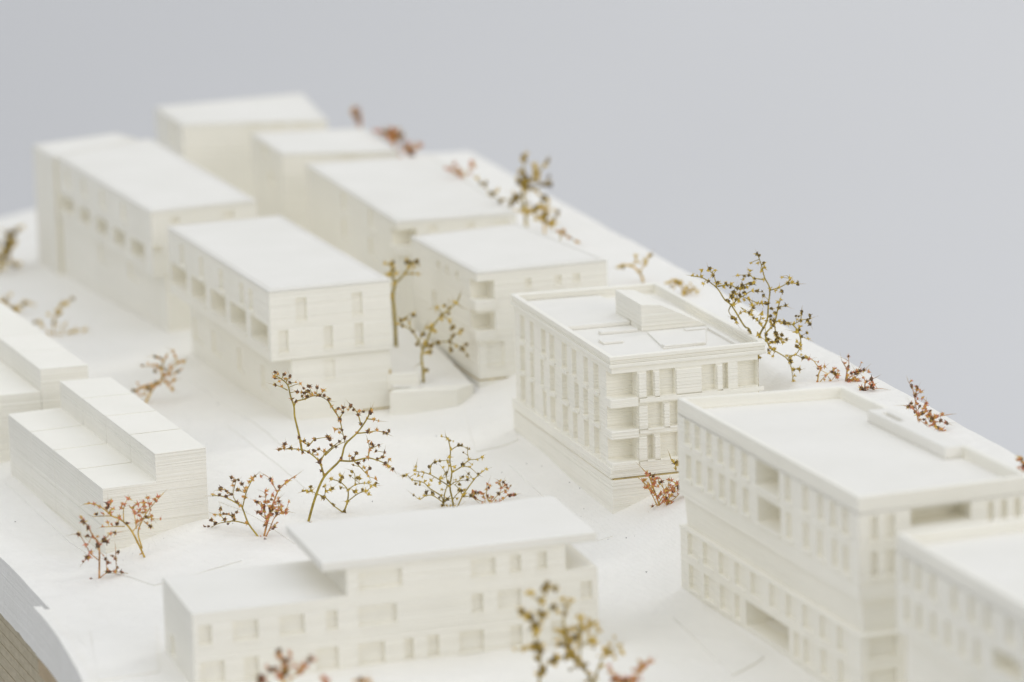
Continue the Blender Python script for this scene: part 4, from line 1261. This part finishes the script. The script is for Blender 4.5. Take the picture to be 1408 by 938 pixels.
K5 = Crop(940, 340, 4.81)
twig_tree('wide olive twig tree full of buds, behind the right end of the sharp centre block', K5, (488, 745),
    [[(488, 745), (535, 640), (545, 610), (545, 570), (600, 500), (625, 400), (640, 345)], [(488, 735), (500, 590), (550, 490), (560, 380), (570, 275), (535, 200), (515, 120), (487, 42)], [(488, 740), (440, 555), (400, 520), (320, 390), (270, 345), (220, 270), (130, 205), (48, 190)],
     [(220, 270), (200, 190), (165, 150)], [(560, 375), (500, 370), (430, 345), (380, 320)], [(320, 390), (350, 350), (400, 320), (450, 290), (520, 295)], [(535, 215), (470, 205), (430, 185), (358, 185)], [(570, 285), (630, 268), (690, 240), (762, 242)], [(690, 240), (700, 205), (682, 188)],
     [(600, 490), (660, 495), (720, 510), (775, 485), (838, 470)], [(775, 485), (780, 420)], [(720, 510), (760, 560), (775, 620), (770, 665), (740, 710), (700, 715)], [(765, 585), (828, 610)], [(600, 510), (610, 570), (620, 600), (680, 610)], [(548, 610), (575, 670), (620, 695), (680, 735), (710, 790), (725, 888)], [(690, 735), (740, 712), (790, 735), (832, 738)], [(712, 800), (768, 812)],
     [(530, 540), (500, 500), (450, 450), (402, 425)], [(225, 260), (300, 250), (380, 280), (400, 250), (448, 230)], [(630, 395), (680, 390)], [(310, 390), (300, 430), (350, 500)], [(500, 500), (515, 440)], [(820, 470), (838, 510)], [(380, 400), (430, 430)], [(430, 345), (460, 395)]],
    [(485, 45), (490, 105), (445, 105), (530, 105), (515, 158, 1.1), (535, 135), (530, 215, 1.1), (470, 207, 1.1), (430, 185, 1.3), (400, 190), (355, 185), (395, 215), (440, 155), (570, 275, 1.1), (632, 265, 1.2), (650, 292), (690, 238), (725, 235), (700, 205, 1.1), (755, 242), (485, 288), (455, 288), (520, 292, .7), (60, 185, .8), (90, 185, .7), (120, 190), (120, 155, 1.1), (160, 155), (175, 140), (210, 152), (195, 185, 1.1), (165, 225), (130, 240), (225, 235, 1.2), (280, 238, 1.1), (315, 242, 1.2), (290, 255), (265, 265), (310, 265), (355, 270, 1.2), (380, 270, 1.3), (390, 255, 1.2), (420, 265), (445, 240, 1.1), (460, 235), (330, 298, 1.2), (320, 325, 1.4), (345, 310), (370, 315, 1.2), (400, 300, 1.2), (410, 305), (430, 335), (320, 330, 1.2), (300, 355, 1.1), (280, 350), (330, 380, 1.3), (365, 350, 1.1), (400, 345, 1.2), (345, 345), (490, 370, 1.2), (515, 365, 1.2), (545, 370, 1.2), (560, 370), (455, 385, 1.1), (460, 400), (580, 405, 1.1), (628, 365), (630, 400), (640, 345), (675, 385), (605, 435, 1.2), (575, 455), (545, 490), (575, 490, 1.2), (600, 490, 1.3), (630, 487, 1.2), (600, 515, 1.2), (668, 500, 1.2), (695, 505), (730, 500), (775, 485, 1.1), (780, 425), (780, 440), (820, 485), (835, 470), (835, 510), (770, 525), (750, 560, 1.5), (765, 545), (780, 590, 1.1), (825, 605), (775, 645), (770, 670), (750, 655), (740, 710, 1.1), (680, 718, 1.1), (705, 750, 1.4), (710, 755), (725, 805), (765, 808), (735, 850, 1.1), (725, 885), (790, 733), (815, 728), (405, 425), (435, 435), (450, 445), (485, 475, 1.1), (510, 510, 1.1), (515, 440, 1.1), (525, 470), (375, 435), (340, 475, 1.1), (320, 465), (350, 495), (545, 575), (560, 610), (575, 630, 1.1), (610, 570, 1.2), (625, 600, 1.2), (605, 580), (650, 580), (680, 610), (655, 630), (620, 625), (560, 680), (575, 665, 1.2), (595, 670), (565, 700, 1.1), (590, 718), (600, 625), (640, 605), (430, 550), (490, 580)],
    'mixed', depth=84.0, seed=19, stem=.024, dark=.72, spread=.3, bud_r=.036)

K6 = Crop(1110, 480, 6.705)
twig_tree('ochre twig shrub nearest to the wide olive tree on the right slope', K6, (95, 303),
    [[(95, 303), (105, 230), (125, 180), (90, 150), (60, 110), (12, 86)], [(125, 180), (165, 160)], [(115, 305), (165, 250), (215, 210), (255, 180), (285, 190)], [(215, 205), (250, 240), (280, 270)], [(200, 225), (165, 240)], [(190, 250), (220, 290), (240, 270)]],
    [(120, 165), (125, 185), (160, 160), (245, 185), (260, 180), (240, 215), (270, 240, 1.2), (285, 240, 1.2), (165, 240), (275, 260), (95, 245, .8), (20, 88, .9), (230, 210), (92, 300), (215, 290, .8), (100, 160), (255, 225)], 'rust', seed=20, stem=.016, dark=.3, bud_r=.032)
twig_tree('red-brown twig shrub in the middle of the right slope row', K6, (352, 298),
    [[(352, 298), (365, 200), (345, 150), (318, 108)], [(365, 170), (385, 125), (358, 97)], [(355, 290), (440, 230), (500, 205), (538, 182)], [(360, 300), (440, 270), (470, 285)], [(400, 310), (430, 320), (460, 345)]],
    [(375, 185, 1.1), (350, 130), (380, 160), (370, 240, 1.2), (455, 220, 1.3), (430, 215), (490, 200), (460, 195), (430, 270, 1.3), (445, 280), (390, 300, 1.2), (400, 310), (465, 285), (380, 310), (415, 295), (470, 210), (460, 345), (520, 195)], 'plum', seed=21, stem=.016, dark=.4, bud_r=.036, extra=8)
twig_tree('small dark-budded twig leaning right over the parapet of the large right block', K6, (522, 382),
    [[(522, 382), (535, 310), (520, 262)], [(535, 315), (590, 280), (632, 263)], [(525, 383), (590, 360), (620, 332)], [(600, 362), (695, 366)]],
    [(515, 265), (545, 300, 1.2), (590, 280, 1.3), (600, 345, 1.2), (540, 355), (500, 362, 1.2), (590, 350), (525, 375), (615, 330), (560, 355)], 'plum', seed=22, stem=.015, dark=.55, bud_r=.037, extra=5)
twig_tree('red-brown twig shrub alone beside the roof shaft of the large right block', K6, (1040, 752),
    [[(1040, 752), (1020, 640), (1010, 600), (960, 540), (893, 520)], [(1010, 600), (1000, 520), (990, 440), (965, 350), (932, 302)], [(990, 430), (1015, 370)], [(1000, 420), (1048, 397)], [(1040, 750), (1110, 715), (1180, 690), (1150, 630), (1100, 560), (1095, 482)], [(1180, 700), (1230, 740), (1268, 755)], [(1150, 640), (1220, 620), (1325, 601)], [(1160, 680), (1230, 670), (1305, 690)]],
    [(960, 340), (1000, 425, 1.2), (1015, 505, 1.2), (960, 500), (930, 530), (980, 540), (990, 580), (1015, 375), (1045, 395), (1010, 350), (1020, 600, 1.2), (1060, 590, 1.2), (1095, 570, 1.2), (1090, 520, 1.2), (1100, 500), (1080, 545, 1.2), (1110, 620, 1.2), (1130, 595), (1145, 640, 1.3), (1187, 628, 1.3), (1245, 605, 1.1), (1230, 660, 1.2), (1285, 680), (1170, 670), (1160, 690), (1125, 712, 1.2), (1180, 710, 1.2), (1205, 730), (1240, 740), (1265, 755), (1060, 725, 1.4), (1045, 740, 1.2), (1140, 660), (970, 540), (1075, 650, .6)], 'plum', seed=23, stem=.02, dark=.4, bud_r=.037, extra=14)

K7 = Crop(860, 620, 7.82)
twig_tree('dense rusty red bush between the sharp centre block and the large right block', K7, (385, 742),
    [[(385, 742), (360, 580), (300, 400), (250, 270), (178, 188)], [(355, 620), (270, 440), (200, 340), (133, 287)], [(430, 742), (440, 580), (430, 450), (380, 360), (350, 332)], [(470, 730), (490, 600), (570, 480), (668, 430)], [(440, 560), (530, 400), (560, 340), (600, 350)], [(360, 560), (410, 480), (450, 410), (470, 312)], [(490, 650), (560, 610), (640, 580), (660, 490)], [(480, 730), (560, 710), (640, 700), (690, 700)], [(385, 742), (320, 722), (272, 715)], [(440, 745), (490, 790), (590, 868)], [(450, 560), (520, 520), (600, 440)]],
    [(230, 240, 1.1), (240, 260), (300, 270, 1.1), (280, 300), (310, 310, 1.2), (200, 310), (190, 325), (240, 375, 1.1), (280, 430, 1.2), (300, 370, 1.2), (310, 340), (370, 340), (390, 330), (470, 310), (440, 410, 1.3), (460, 425, 1.3), (425, 430, 1.2), (450, 440), (375, 465, 1.1), (350, 500), (420, 500), (410, 540), (440, 510, 1.2), (550, 355, 1.2), (580, 360), (560, 380), (520, 420), (580, 400, 1.1), (620, 410), (650, 430), (545, 510, 1.2), (570, 470), (520, 430), (470, 540), (490, 560, 1.2), (500, 580), (460, 580), (520, 640, 1.1), (560, 610), (600, 620, 1.2), (650, 600, 1.2), (640, 570), (590, 590), (660, 520), (655, 490), (500, 700, 1.2), (550, 730, 1.5), (580, 740, 1.3), (450, 760, 1.2), (330, 720), (310, 770, .6), (640, 700), (660, 680), (560, 870, .9), (540, 820), (480, 480), (430, 520), (600, 440)],
    'rust', depth=81.7, seed=24, stem=.02, dark=.3, bud_r=.04, extra=34)
twig_tree('green twig tip before the sharp centre block, cut by the large right block', K7, (640, 330),
    [[(640, 330), (610, 220), (590, 140), (540, 130), (500, 110), (472, 35)], [(545, 130), (540, 195)]],
    [(500, 100), (520, 120, 1.2), (545, 130, 1.2), (570, 125, 1.2), (585, 140, 1.2), (540, 190), (555, 150)], 'olive', depth=81.55, seed=25, stem=.014, dark=.5, bud_r=.034)

K8 = Crop(520, 340, 4.936)
twig_tree('olive twig tree with round dark buds before the corner balcony block, by the bank', K8, (305, 850),
    [[(305, 850), (295, 730), (330, 640), (370, 540), (435, 460), (530, 375), (558, 315)], [(300, 690), (270, 630), (230, 570), (165, 530), (100, 521)], [(232, 575), (210, 510), (240, 460)], [(165, 530), (155, 490)], [(160, 505), (215, 450)], [(320, 680), (360, 668), (405, 645), (485, 645), (570, 688), (610, 738)], [(485, 640), (510, 600), (555, 575), (565, 552)], [(435, 460), (485, 500), (500, 550)], [(275, 640), (330, 520)], [(490, 650), (490, 685), (480, 715)], [(530, 380), (572, 410)], [(310, 710), (355, 715)], [(440, 460), (400, 410), (362, 415)], [(300, 780), (265, 800)]],
    [(530, 378, 1.3), (400, 410, 1.2), (430, 465, 1.3), (480, 450), (450, 400), (485, 500, 1.2), (485, 415), (370, 565, 1.3), (365, 530), (330, 545, 1.1), (300, 595), (320, 650, 1.3), (330, 655), (262, 660), (360, 668, 1.2), (405, 645, 1.3), (485, 640, 1.3), (510, 600, 1.2), (500, 550), (555, 578, 1.2), (565, 560), (530, 668, 1.2), (570, 688, 1.2), (600, 660), (490, 685), (605, 735), (330, 715, 1.2), (355, 712, 1.2), (235, 575, 1.2), (212, 512, 1.1), (165, 535), (240, 460, 1.2), (180, 485), (155, 495), (390, 575), (515, 540)], 'olive', depth=90.4, seed=26, stem=.022, dark=.9, bud_r=.036)
twig_tree('thin blurred twig tree in the gap between the slab block and the rear row', K8, (115, 530),
    [[(115, 530), (100, 330), (115, 245), (90, 180), (95, 120)], [(115, 245), (180, 180), (210, 130), (258, 92)], [(180, 180), (268, 180)], [(92, 182), (62, 180)], [(95, 130), (50, 108)], [(100, 182), (125, 178)]],
    [(95, 330, 1.3), (115, 245, 1.4), (95, 120, 1.2), (45, 105, 1.2), (75, 180, 1.2), (120, 180, 1.2), (185, 178, 1.4), (210, 135, 1.4), (260, 95, 1.5), (235, 180), (195, 100, 1.2), (268, 180), (100, 105), (240, 130)], 'mixed', depth=92.4, seed=27, stem=.034, dark=.6, bud_r=.042, sink=.15)

K9 = Crop(170, 470, 9.38)
twig_tree('small orange twig tree alone on the street in front of the slab block', K9, (285, 782),
    [[(285, 782), (380, 600), (490, 480), (490, 380), (510, 260), (550, 180), (578, 142)], [(500, 470), (590, 380), (700, 270), (787, 227)], [(690, 270), (660, 180), (603, 97)], [(500, 480), (580, 550), (638, 628)], [(580, 545), (620, 500), (678, 490)], [(540, 430), (680, 400), (738, 352)], [(490, 370), (430, 320), (253, 315)], [(505, 260), (460, 210), (353, 186)], [(430, 540), (320, 590), (270, 688)], [(330, 585), (200, 620), (123, 635)]],
    [(245, 305), (315, 290), (370, 300), (435, 300), (440, 200), (410, 195), (470, 210), (505, 245), (550, 185), (470, 355, 1.1), (545, 355), (515, 425, 1.3), (405, 385), (590, 415, 1.2), (610, 340, 1.1), (670, 185, 1.1), (640, 120), (705, 265, 1.1), (670, 405), (700, 380), (735, 360), (660, 490), (640, 500), (545, 515, 1.1), (590, 540), (465, 545, 1.2), (395, 570, 1.2), (345, 555, 1.2), (320, 600, 1.2), (305, 570), (240, 578), (180, 535, 1.1), (180, 620, 1.1), (130, 630), (205, 690), (270, 670), (410, 530), (630, 610), (435, 545)], 'ochre', seed=28, stem=.022, dark=.3, bud_r=.034)

K10 = Crop(0, 290, 4.69)
twig_tree('blurred dark olive twig tree cut by the left picture edge, highest of the three there', K10, (-12, 400),
    [[(-12, 400), (10, 330), (40, 255), (70, 160), (138, 100)], [(30, 280), (100, 210)], [(5, 340), (-40, 250), (-20, 180)], [(60, 190), (50, 130)], [(10, 330), (80, 330), (130, 345)]],
    [(10, 330, 1.3), (30, 290, 1.3), (45, 260, 1.4), (60, 245, 1.4), (40, 230, 1.3), (70, 210, 1.3), (100, 205, 1.2), (65, 175, 1.3), (80, 150, 1.3), (105, 125, 1.2), (135, 105), (60, 140), (25, 250, 1.3), (50, 280, 1.3), (-10, 300, 1.3), (-20, 220), (85, 225, 1.2), (55, 205, 1.2), (125, 345), (80, 335), (15, 270, 1.2), (90, 185), (30, 215), (5, 310, 1.3), (40, 190)], 'mixed', seed=29, stem=.03, dark=.75, bud_r=.048, extra=24)
twig_tree('blurred ochre twig bush cut by the left picture edge, beside the stepped rear terrace', K10, (40, 668),
    [[(40, 668), (20, 610), (-20, 570)], [(40, 660), (110, 635), (150, 600), (200, 592)], [(25, 620), (40, 570)], [(20, 610), (-30, 620)]],
    [(0, 580, 1.2), (20, 600, 1.3), (40, 575), (40, 605, 1.3), (60, 630, 1.2), (85, 640, 1.3), (115, 625, 1.3), (100, 640, 1.2), (150, 605, 1.2), (165, 590, 1.1), (185, 598), (15, 660, .9), (70, 650), (-20, 600, 1.2), (130, 635)], 'gold', seed=30, stem=.022, dark=.55, bud_r=.042, extra=12)
twig_tree('low blurred tan twigs behind the stepped rear terrace on the left', K10, (350, 800),
    [[(350, 800), (345, 740), (370, 650), (410, 600), (478, 560)], [(330, 800), (310, 785), (260, 720), (218, 720)], [(360, 800), (395, 830), (400, 770), (430, 720)], [(398, 815), (470, 775), (565, 765)], [(350, 700), (310, 670)], [(400, 830), (445, 865)]],
    [(225, 718, 1.1), (270, 740, 1.1), (255, 715), (315, 785, 1.2), (310, 670), (355, 690, 1.2), (375, 665, 1.1), (365, 640), (385, 615, 1.1), (410, 605, 1.1), (440, 585), (470, 565), (420, 735, 1.1), (400, 770), (400, 810, 1.2), (455, 780, 1.2), (490, 772, 1.2), (550, 768), (445, 865, 1.1), (370, 735), (345, 720), (430, 600), (390, 650)], 'gold', seed=31, stem=.018, dark=.3, bud_r=.037)

K11 = Crop(460, 130, 8.525)
FAR = dict(spread=.3, dark=.3)
twig_tree('strongly blurred brown twig tuft nearest to the farthest block', K11, (300, 390), [[(300, 390), (260, 270), (230, 170)], [(270, 300), (210, 230)], [(275, 310), (290, 180)]],
    [(230, 170, 1.2), (260, 180, 1.2), (210, 230, 1.3), (240, 220, 1.3), (270, 240, 1.3), (250, 270, 1.3), (285, 280, 1.3), (220, 200, 1.2), (300, 330, 1.2)], 'plum', depth=110.0, seed=32, stem=.03, bud_r=.042, extra=6, sink=.8, **FAR)
twig_tree('strongly blurred dense brown shrub at the rear right rim, between two fainter tufts', K11, (700, 570), [[(700, 570), (650, 480), (560, 440)], [(700, 570), (720, 470), (680, 420)], [(700, 560), (780, 500)]],
    [(640, 480, 1.5), (600, 460, 1.3), (560, 440, 1.2), (680, 500, 1.5), (720, 490, 1.5), (700, 440, 1.3), (760, 500, 1.4), (690, 530, 1.5), (650, 520, 1.4), (790, 490, 1.2), (740, 450, 1.3), (520, 430, 1.1), (670, 460, 1.4)], 'rust', depth=107.0, seed=33, stem=.03, bud_r=.05, extra=20, sink=.6, **FAR)
twig_tree('faint blurred brown tuft low at the rear right rim, nearest of the far three', K11, (880, 690), [[(880, 690), (850, 640), (820, 620)], [(880, 680), (940, 630), (1000, 600)]],
    [(850, 650, 1.3), (880, 650, 1.3), (920, 640, 1.2), (970, 620), (1000, 600, 1.1), (830, 640, 1.1), (890, 670, 1.2)], 'plum', depth=104.5, seed=34, stem=.025, bud_r=.05, extra=8, sink=.6, **FAR)
K12 = Crop(600, 190, 5.864)
twig_tree('faint pinkish twigs lying above the roof of the third rear block', K12, (225, 320), [[(225, 320), (150, 270), (75, 245)], [(220, 310), (150, 200)], [(225, 320), (270, 240), (290, 195)]],
    [(75, 245), (110, 255), (140, 265), (160, 270), (150, 205), (200, 305), (290, 200, 1.5), (285, 220, 1.3), (270, 280, .9), (225, 330), (180, 280)], 'rust', depth=101.5, seed=35, stem=.014, dark=.1, bud_r=.042, extra=6, sink=.6, spread=.2)
twig_tree('thin trailing olive twig creeping down behind the third rear block', K12, (600, 545), [[(600, 545), (520, 500), (450, 450), (390, 390), (330, 325)], [(450, 450), (490, 430)]],
    [(330, 325), (390, 390, 1.2), (400, 360), (450, 450, 1.4), (490, 430), (520, 505, 1.2), (600, 540)], 'mixed', depth=98.0, seed=36, stem=.014, dark=.5, bud_r=.036, extra=5, sink=.4, spread=.15)
twig_tree('tall blurred dark olive twig tree on the rim behind the corner balcony blocks', K12, (720, 600),
    [[(720, 600), (700, 450), (710, 340), (700, 260), (720, 130)], [(705, 400), (800, 300), (790, 220)], [(800, 300), (880, 210), (900, 180)], [(720, 420), (830, 390), (910, 370)], [(720, 590), (650, 480), (620, 500)], [(720, 600), (800, 590), (870, 500), (865, 470)], [(700, 340), (660, 360)], [(870, 380), (905, 320)]],
    [(720, 130, 1.3), (710, 160, 1.3), (790, 220, 1.5), (795, 240, 1.3), (900, 180, 1.1), (870, 210, 1.2), (690, 270, 1.3), (710, 300, 1.3), (740, 330, 1.4), (770, 340, 1.3), (810, 310, 1.4), (800, 290, 1.2), (830, 300, 1.2), (670, 360, 1.4), (700, 370, 1.4), (720, 390, 1.3), (705, 420, 1.5), (690, 400, 1.3), (640, 470, 1.6), (630, 500, 1.4), (650, 490, 1.4), (860, 490, 1.7), (875, 480, 1.4), (910, 375, 1.5), (920, 380), (780, 420, 1.2), (820, 440, 1.1), (850, 370), (905, 310), (690, 580, 1.2), (740, 590, 1.2), (600, 540), (720, 350, 1.3), (760, 400)],
    'mixed', depth=99.5, seed=37, stem=.03, dark=.85, bud_r=.043, extra=22, sink=.6, spread=.25)
twig_tree('low blurred golden bush at the foot of the tall blurred olive tree on the rim', K12, (870, 680),
    [[(870, 680), (870, 600), (830, 560)], [(865, 670), (780, 590), (680, 590)], [(880, 670), (940, 690), (980, 600)], [(870, 600), (890, 560)]],
    [(870, 570, 1.4), (840, 560, 1.3), (880, 600, 1.4), (860, 650, 1.5), (840, 640, 1.3), (880, 620, 1.3), (680, 590, 1.1), (710, 580, 1.2), (760, 590, 1.2), (740, 600, 1.1), (940, 690, 1.4), (930, 670, 1.2), (980, 600, 1.2), (950, 640), (890, 560, 1.2), (800, 560, 1.2), (870, 665, 1.3)], 'gold', depth=97.5, seed=38, stem=.02, dark=.25, bud_r=.042, extra=14, sink=.5, spread=.2)
twig_tree('thin red twig lying along the rear right roof edge of the near corner balcony block', K12, (1000, 770), [[(1000, 770), (1070, 800), (1150, 840)], [(1000, 768), (965, 750)]],
    [(990, 760, 1.2), (1015, 765, 1.2), (1035, 780), (1065, 800), (1130, 832, 1.2), (1145, 840), (975, 752)], 'orange', depth=94.5, seed=39, stem=.013, dark=.2, bud_r=.034, extra=5, sink=.3, spread=.1)

K13 = Crop(830, 330, 9.38)
twig_tree('small golden Y-shaped twig tree behind the rear parapet of the sharp centre block', K13, (510, 545),
    [[(510, 545), (455, 415), (360, 330), (260, 325), (182, 352)], [(455, 415), (530, 320), (588, 212)], [(395, 310), (410, 270), (410, 205)], [(415, 280), (480, 282)], [(545, 300), (530, 260)]],
    [(190, 350, 1.1), (262, 325, 1.3), (345, 330, 1.3), (360, 335), (455, 412, 1.5), (410, 205, 1.2), (415, 280, 1.3), (470, 280, .8), (535, 265, 1.2), (545, 290, 1.2), (520, 325, 1.2), (590, 210, 1.3), (605, 200)], 'gold', seed=40, stem=.024, dark=.3, bud_r=.034, sink=.6)
twig_tree('low golden twig spray trailing along the right parapet of the sharp centre block', K13, (1060, 710),
    [[(1060, 710), (1035, 670), (990, 580), (930, 520), (822, 552)], [(1050, 690), (1130, 660), (1165, 610), (1205, 670)], [(1060, 710), (1170, 760), (1240, 780)], [(950, 530), (1020, 550)], [(960, 560), (900, 590)]],
    [(830, 550, 1.2), (855, 540, 1.1), (920, 520, 1.4), (940, 525, 1.2), (960, 545, 1.2), (990, 580, 1.4), (1010, 545), (1035, 670, 1.5), (1020, 665), (1130, 655, 1.3), (1110, 660), (1160, 615, 1.3), (1150, 640, 1.2), (1205, 670, 1.2), (1175, 760), (1240, 780, 1.2), (985, 560, 1.2)], 'gold', seed=41, stem=.016, dark=.45, bud_r=.034, extra=6, sink=.6)

K14 = Crop(690, 780, 5.936)
twig_tree('tall blurred green-gold twig tree in the foreground before the low house', K14, (760, 1010),
    [[(760, 1010), (735, 930), (690, 860), (610, 760), (540, 620), (510, 520)], [(750, 960), (790, 820), (850, 690), (900, 700)], [(680, 850), (640, 740), (650, 600), (650, 410)], [(610, 760), (500, 740), (400, 780)], [(640, 640), (720, 600), (790, 520)], [(560, 650), (470, 640)], [(650, 520), (720, 470), (770, 450)], [(850, 690), (960, 640)], [(620, 750), (560, 720), (520, 700)], [(540, 600), (440, 510)], [(530, 560), (505, 450), (515, 370), (500, 260)], [(510, 330), (575, 275)]],
    [(440, 510, 1.2), (470, 520, 1.1), (510, 520, 1.4), (520, 550, 1.5), (540, 570, 1.4), (500, 540, 1.3), (560, 520, 1.2), (590, 490, 1.3), (600, 500), (640, 410, 1.4), (655, 400, 1.2), (640, 460, 1.2), (660, 510, 1.3), (700, 480, 1.4), (720, 470, 1.3), (770, 450, 1.1), (800, 520, 1.1), (740, 600, 1.4), (760, 615, 1.4), (720, 590, 1.2), (620, 600, 1.3), (600, 570, 1.3), (570, 590, 1.3), (550, 620, 1.2), (460, 640, 1.4), (480, 630, 1.2), (540, 650, 1.2), (420, 760, 1.5), (450, 740, 1.5), (400, 780, 1.3), (470, 730, 1.3), (580, 730, 1.4), (600, 720, 1.2), (560, 700, 1.2), (840, 660, 1.4), (850, 690, 1.5), (900, 700, 1.2), (920, 740, 1.1), (960, 640), (510, 600, 1.3), (640, 560, 1.3), (560, 835), (820, 800, 1.1), (500, 255, 1.7), (515, 375, 1.2), (420, 325, 1.7), (575, 275, 1.1), (610, 640, 1.3)],
    'mixed', depth=70.6, seed=42, stem=.028, dark=.30, bud_r=.036, extra=80)
twig_tree('blurred twig with sparse dark buds in the foreground, left of the tall green-gold one', K14, (300, 990),
    [[(300, 990), (315, 800), (310, 690), (270, 560), (280, 500), (225, 410), (162, 362)], [(285, 520), (320, 390), (318, 280), (350, 180), (370, 135)], [(300, 680), (190, 660)], [(318, 300), (240, 200)], [(345, 185), (430, 170)], [(310, 850), (335, 830)], [(330, 380), (420, 325)]],
    [(220, 400, 1.7), (235, 415, 1.3), (270, 480, 1.4), (285, 510, 1.6), (300, 660, 1.6), (320, 680, 1.5), (285, 640, 1.4), (190, 660, 1.3), (240, 650, 1.1), (330, 390, 1.3), (318, 280, 1.7), (235, 205, 1.6), (370, 140, 1.4), (350, 175, 1.2), (430, 170, 1.1), (335, 835, 1.3), (310, 870, 1.2), (165, 365, 1.1)],
    'olive', depth=70.2, seed=43, stem=.024, dark=.85, bud_r=.05, extra=10)
twig_tree('blurred red twig bush low in the foreground, right of the tall green-gold twig tree', K14, (1020, 1000),
    [[(1020, 1000), (960, 930), (890, 860)], [(1020, 1000), (1090, 930), (1130, 840), (1215, 770)], [(960, 930), (910, 900)], [(1060, 950), (990, 910)]],
    [(890, 850), (930, 890, 1.3), (960, 920, 1.5), (990, 930, 1.5), (1050, 920, 1.5), (1090, 920, 1.5), (1020, 940, 1.5), (1120, 850, 1.3), (1140, 820, 1.3), (1180, 790, 1.3), (1210, 770, 1.2), (930, 920, 1.3), (1075, 945, 1.3), (870, 815, .9), (1160, 800, 1.2)], 'rust', depth=69.6, seed=44, stem=.022, dark=.15, bud_r=.045, extra=16)
K15 = Crop(330, 870, 7.04)
twig_tree('blurred brown twig shrub in front of the low house wall, with a dark heart', K15, (420, 520),
    [[(420, 520), (430, 380), (400, 280), (375, 175)], [(430, 370), (480, 200)], [(415, 430), (330, 350), (285, 360)], [(425, 500), (570, 390), (610, 330), (715, 260)]],
    [(430, 370, 1.7), (420, 330, 1.5), (410, 390, 1.5), (440, 390, 1.5), (400, 440, 1.4), (375, 180, 1.1), (390, 240, 1.2), (480, 200, 1.2), (440, 270, 1.2), (290, 360, 1.2), (340, 350, 1.2), (320, 370), (600, 345, 1.6), (620, 325, 1.5), (580, 380, 1.4), (680, 270, 1.1), (715, 260, 1.1), (360, 400, 1.2), (470, 340, 1.2)], 'rust', depth=69.8, seed=45, stem=.02, dark=.5, bud_r=.042, extra=14)
twig_tree('blurred twig tuft peeping in at the bottom edge, left of the brown shrub', K15, (210, 580), [[(210, 580), (215, 500), (210, 425)], [(215, 520), (180, 450)]],
    [(210, 430, 1.3), (225, 450, 1.3), (200, 455, 1.3), (180, 455), (215, 475, 1.2)], 'plum', depth=69.0, seed=46, stem=.018, dark=.5, bud_r=.042, extra=3)
twig_tree('blurred pale twig tip at the bottom edge, between the brown shrub and the sparse twig', K15, (820, 560), [[(820, 560), (815, 490), (810, 435)], [(815, 510), (850, 465)]],
    [(810, 440, 1.2), (830, 455, 1.2), (815, 470), (850, 470)], 'plum', depth=68.9, seed=47, stem=.016, dark=.3, bud_r=.038, extra=2)
twig_tree('blurred orange twig top just at the bottom edge before the low house', K15, (1180, 590), [[(1180, 590), (1185, 520), (1160, 460)], [(1185, 530), (1250, 470)]],
    [(1110, 470), (1160, 462, 1.3), (1190, 465, 1.3), (1220, 470, 1.2), (1255, 470), (1180, 480, 1.3)], 'orange', depth=68.8, seed=48, stem=.016, dark=.3, bud_r=.04, extra=4)
K16 = Crop(1280, 600, 9.38)
twig_tree('red twig with a dark bud cut by the right picture edge, on the slab rim', K16, (1215, 470), [[(1215, 470), (1195, 390), (1150, 280)], [(1200, 400), (1260, 300), (1290, 240)]],
    [(1150, 280, 1.3), (1165, 300), (1200, 340, 1.4), (1200, 395, 1.5), (1185, 430, 1.2), (1240, 330, 1.3), (1280, 250, 1.2), (1220, 420, 1.2)], 'plum', seed=49, stem=.018, dark=.4, bud_r=.038, extra=10)

# crumbs and fallen buds lying on the print
def crumbs():
    mb = MB(); rnd = random.Random(21)
    spots = [(93, 731), (94, 716), (21, 718), (320, 720), (140, 660), (116, 683), (170, 631), (797, 672), (803, 700), (783, 664), (799, 711), (872, 692), (836, 742), (861, 740), (889, 787), (745, 641), (724, 638), (600, 600), (512, 690), (472, 672), (300, 556), (690, 650), (660, 560)]
    for x, y in spots:
        p = on_ground(x, y); mb_r = rnd.uniform(.006, .013)
        ids = [mb.vert(p + v * mb_r * rnd.uniform(.6, 1.3) + np.array([0, 0, mb_r * .6]), False) for v in ICO_V]
        for f in ICO_F: mb.f.append([ids[k] for k in f]); mb.m.append(0)
    for _ in range(40):
        p = on_ground(rnd.uniform(120, 900), rnd.uniform(590, 780)); r = rnd.uniform(.003, .006)
        ids = [mb.vert(p + v * r * rnd.uniform(.6, 1.4) + np.array([0, 0, r * .5]), False) for v in ICO_V]
        for f in ICO_F: mb.f.append([ids[k] for k in f]); mb.m.append(0)
    tag(mb.build('crumbs', M_DUST), 'tiny dark crumbs and fallen bud bits scattered on the white terrain', 'crumbs', None, 'stuff')


crumbs()
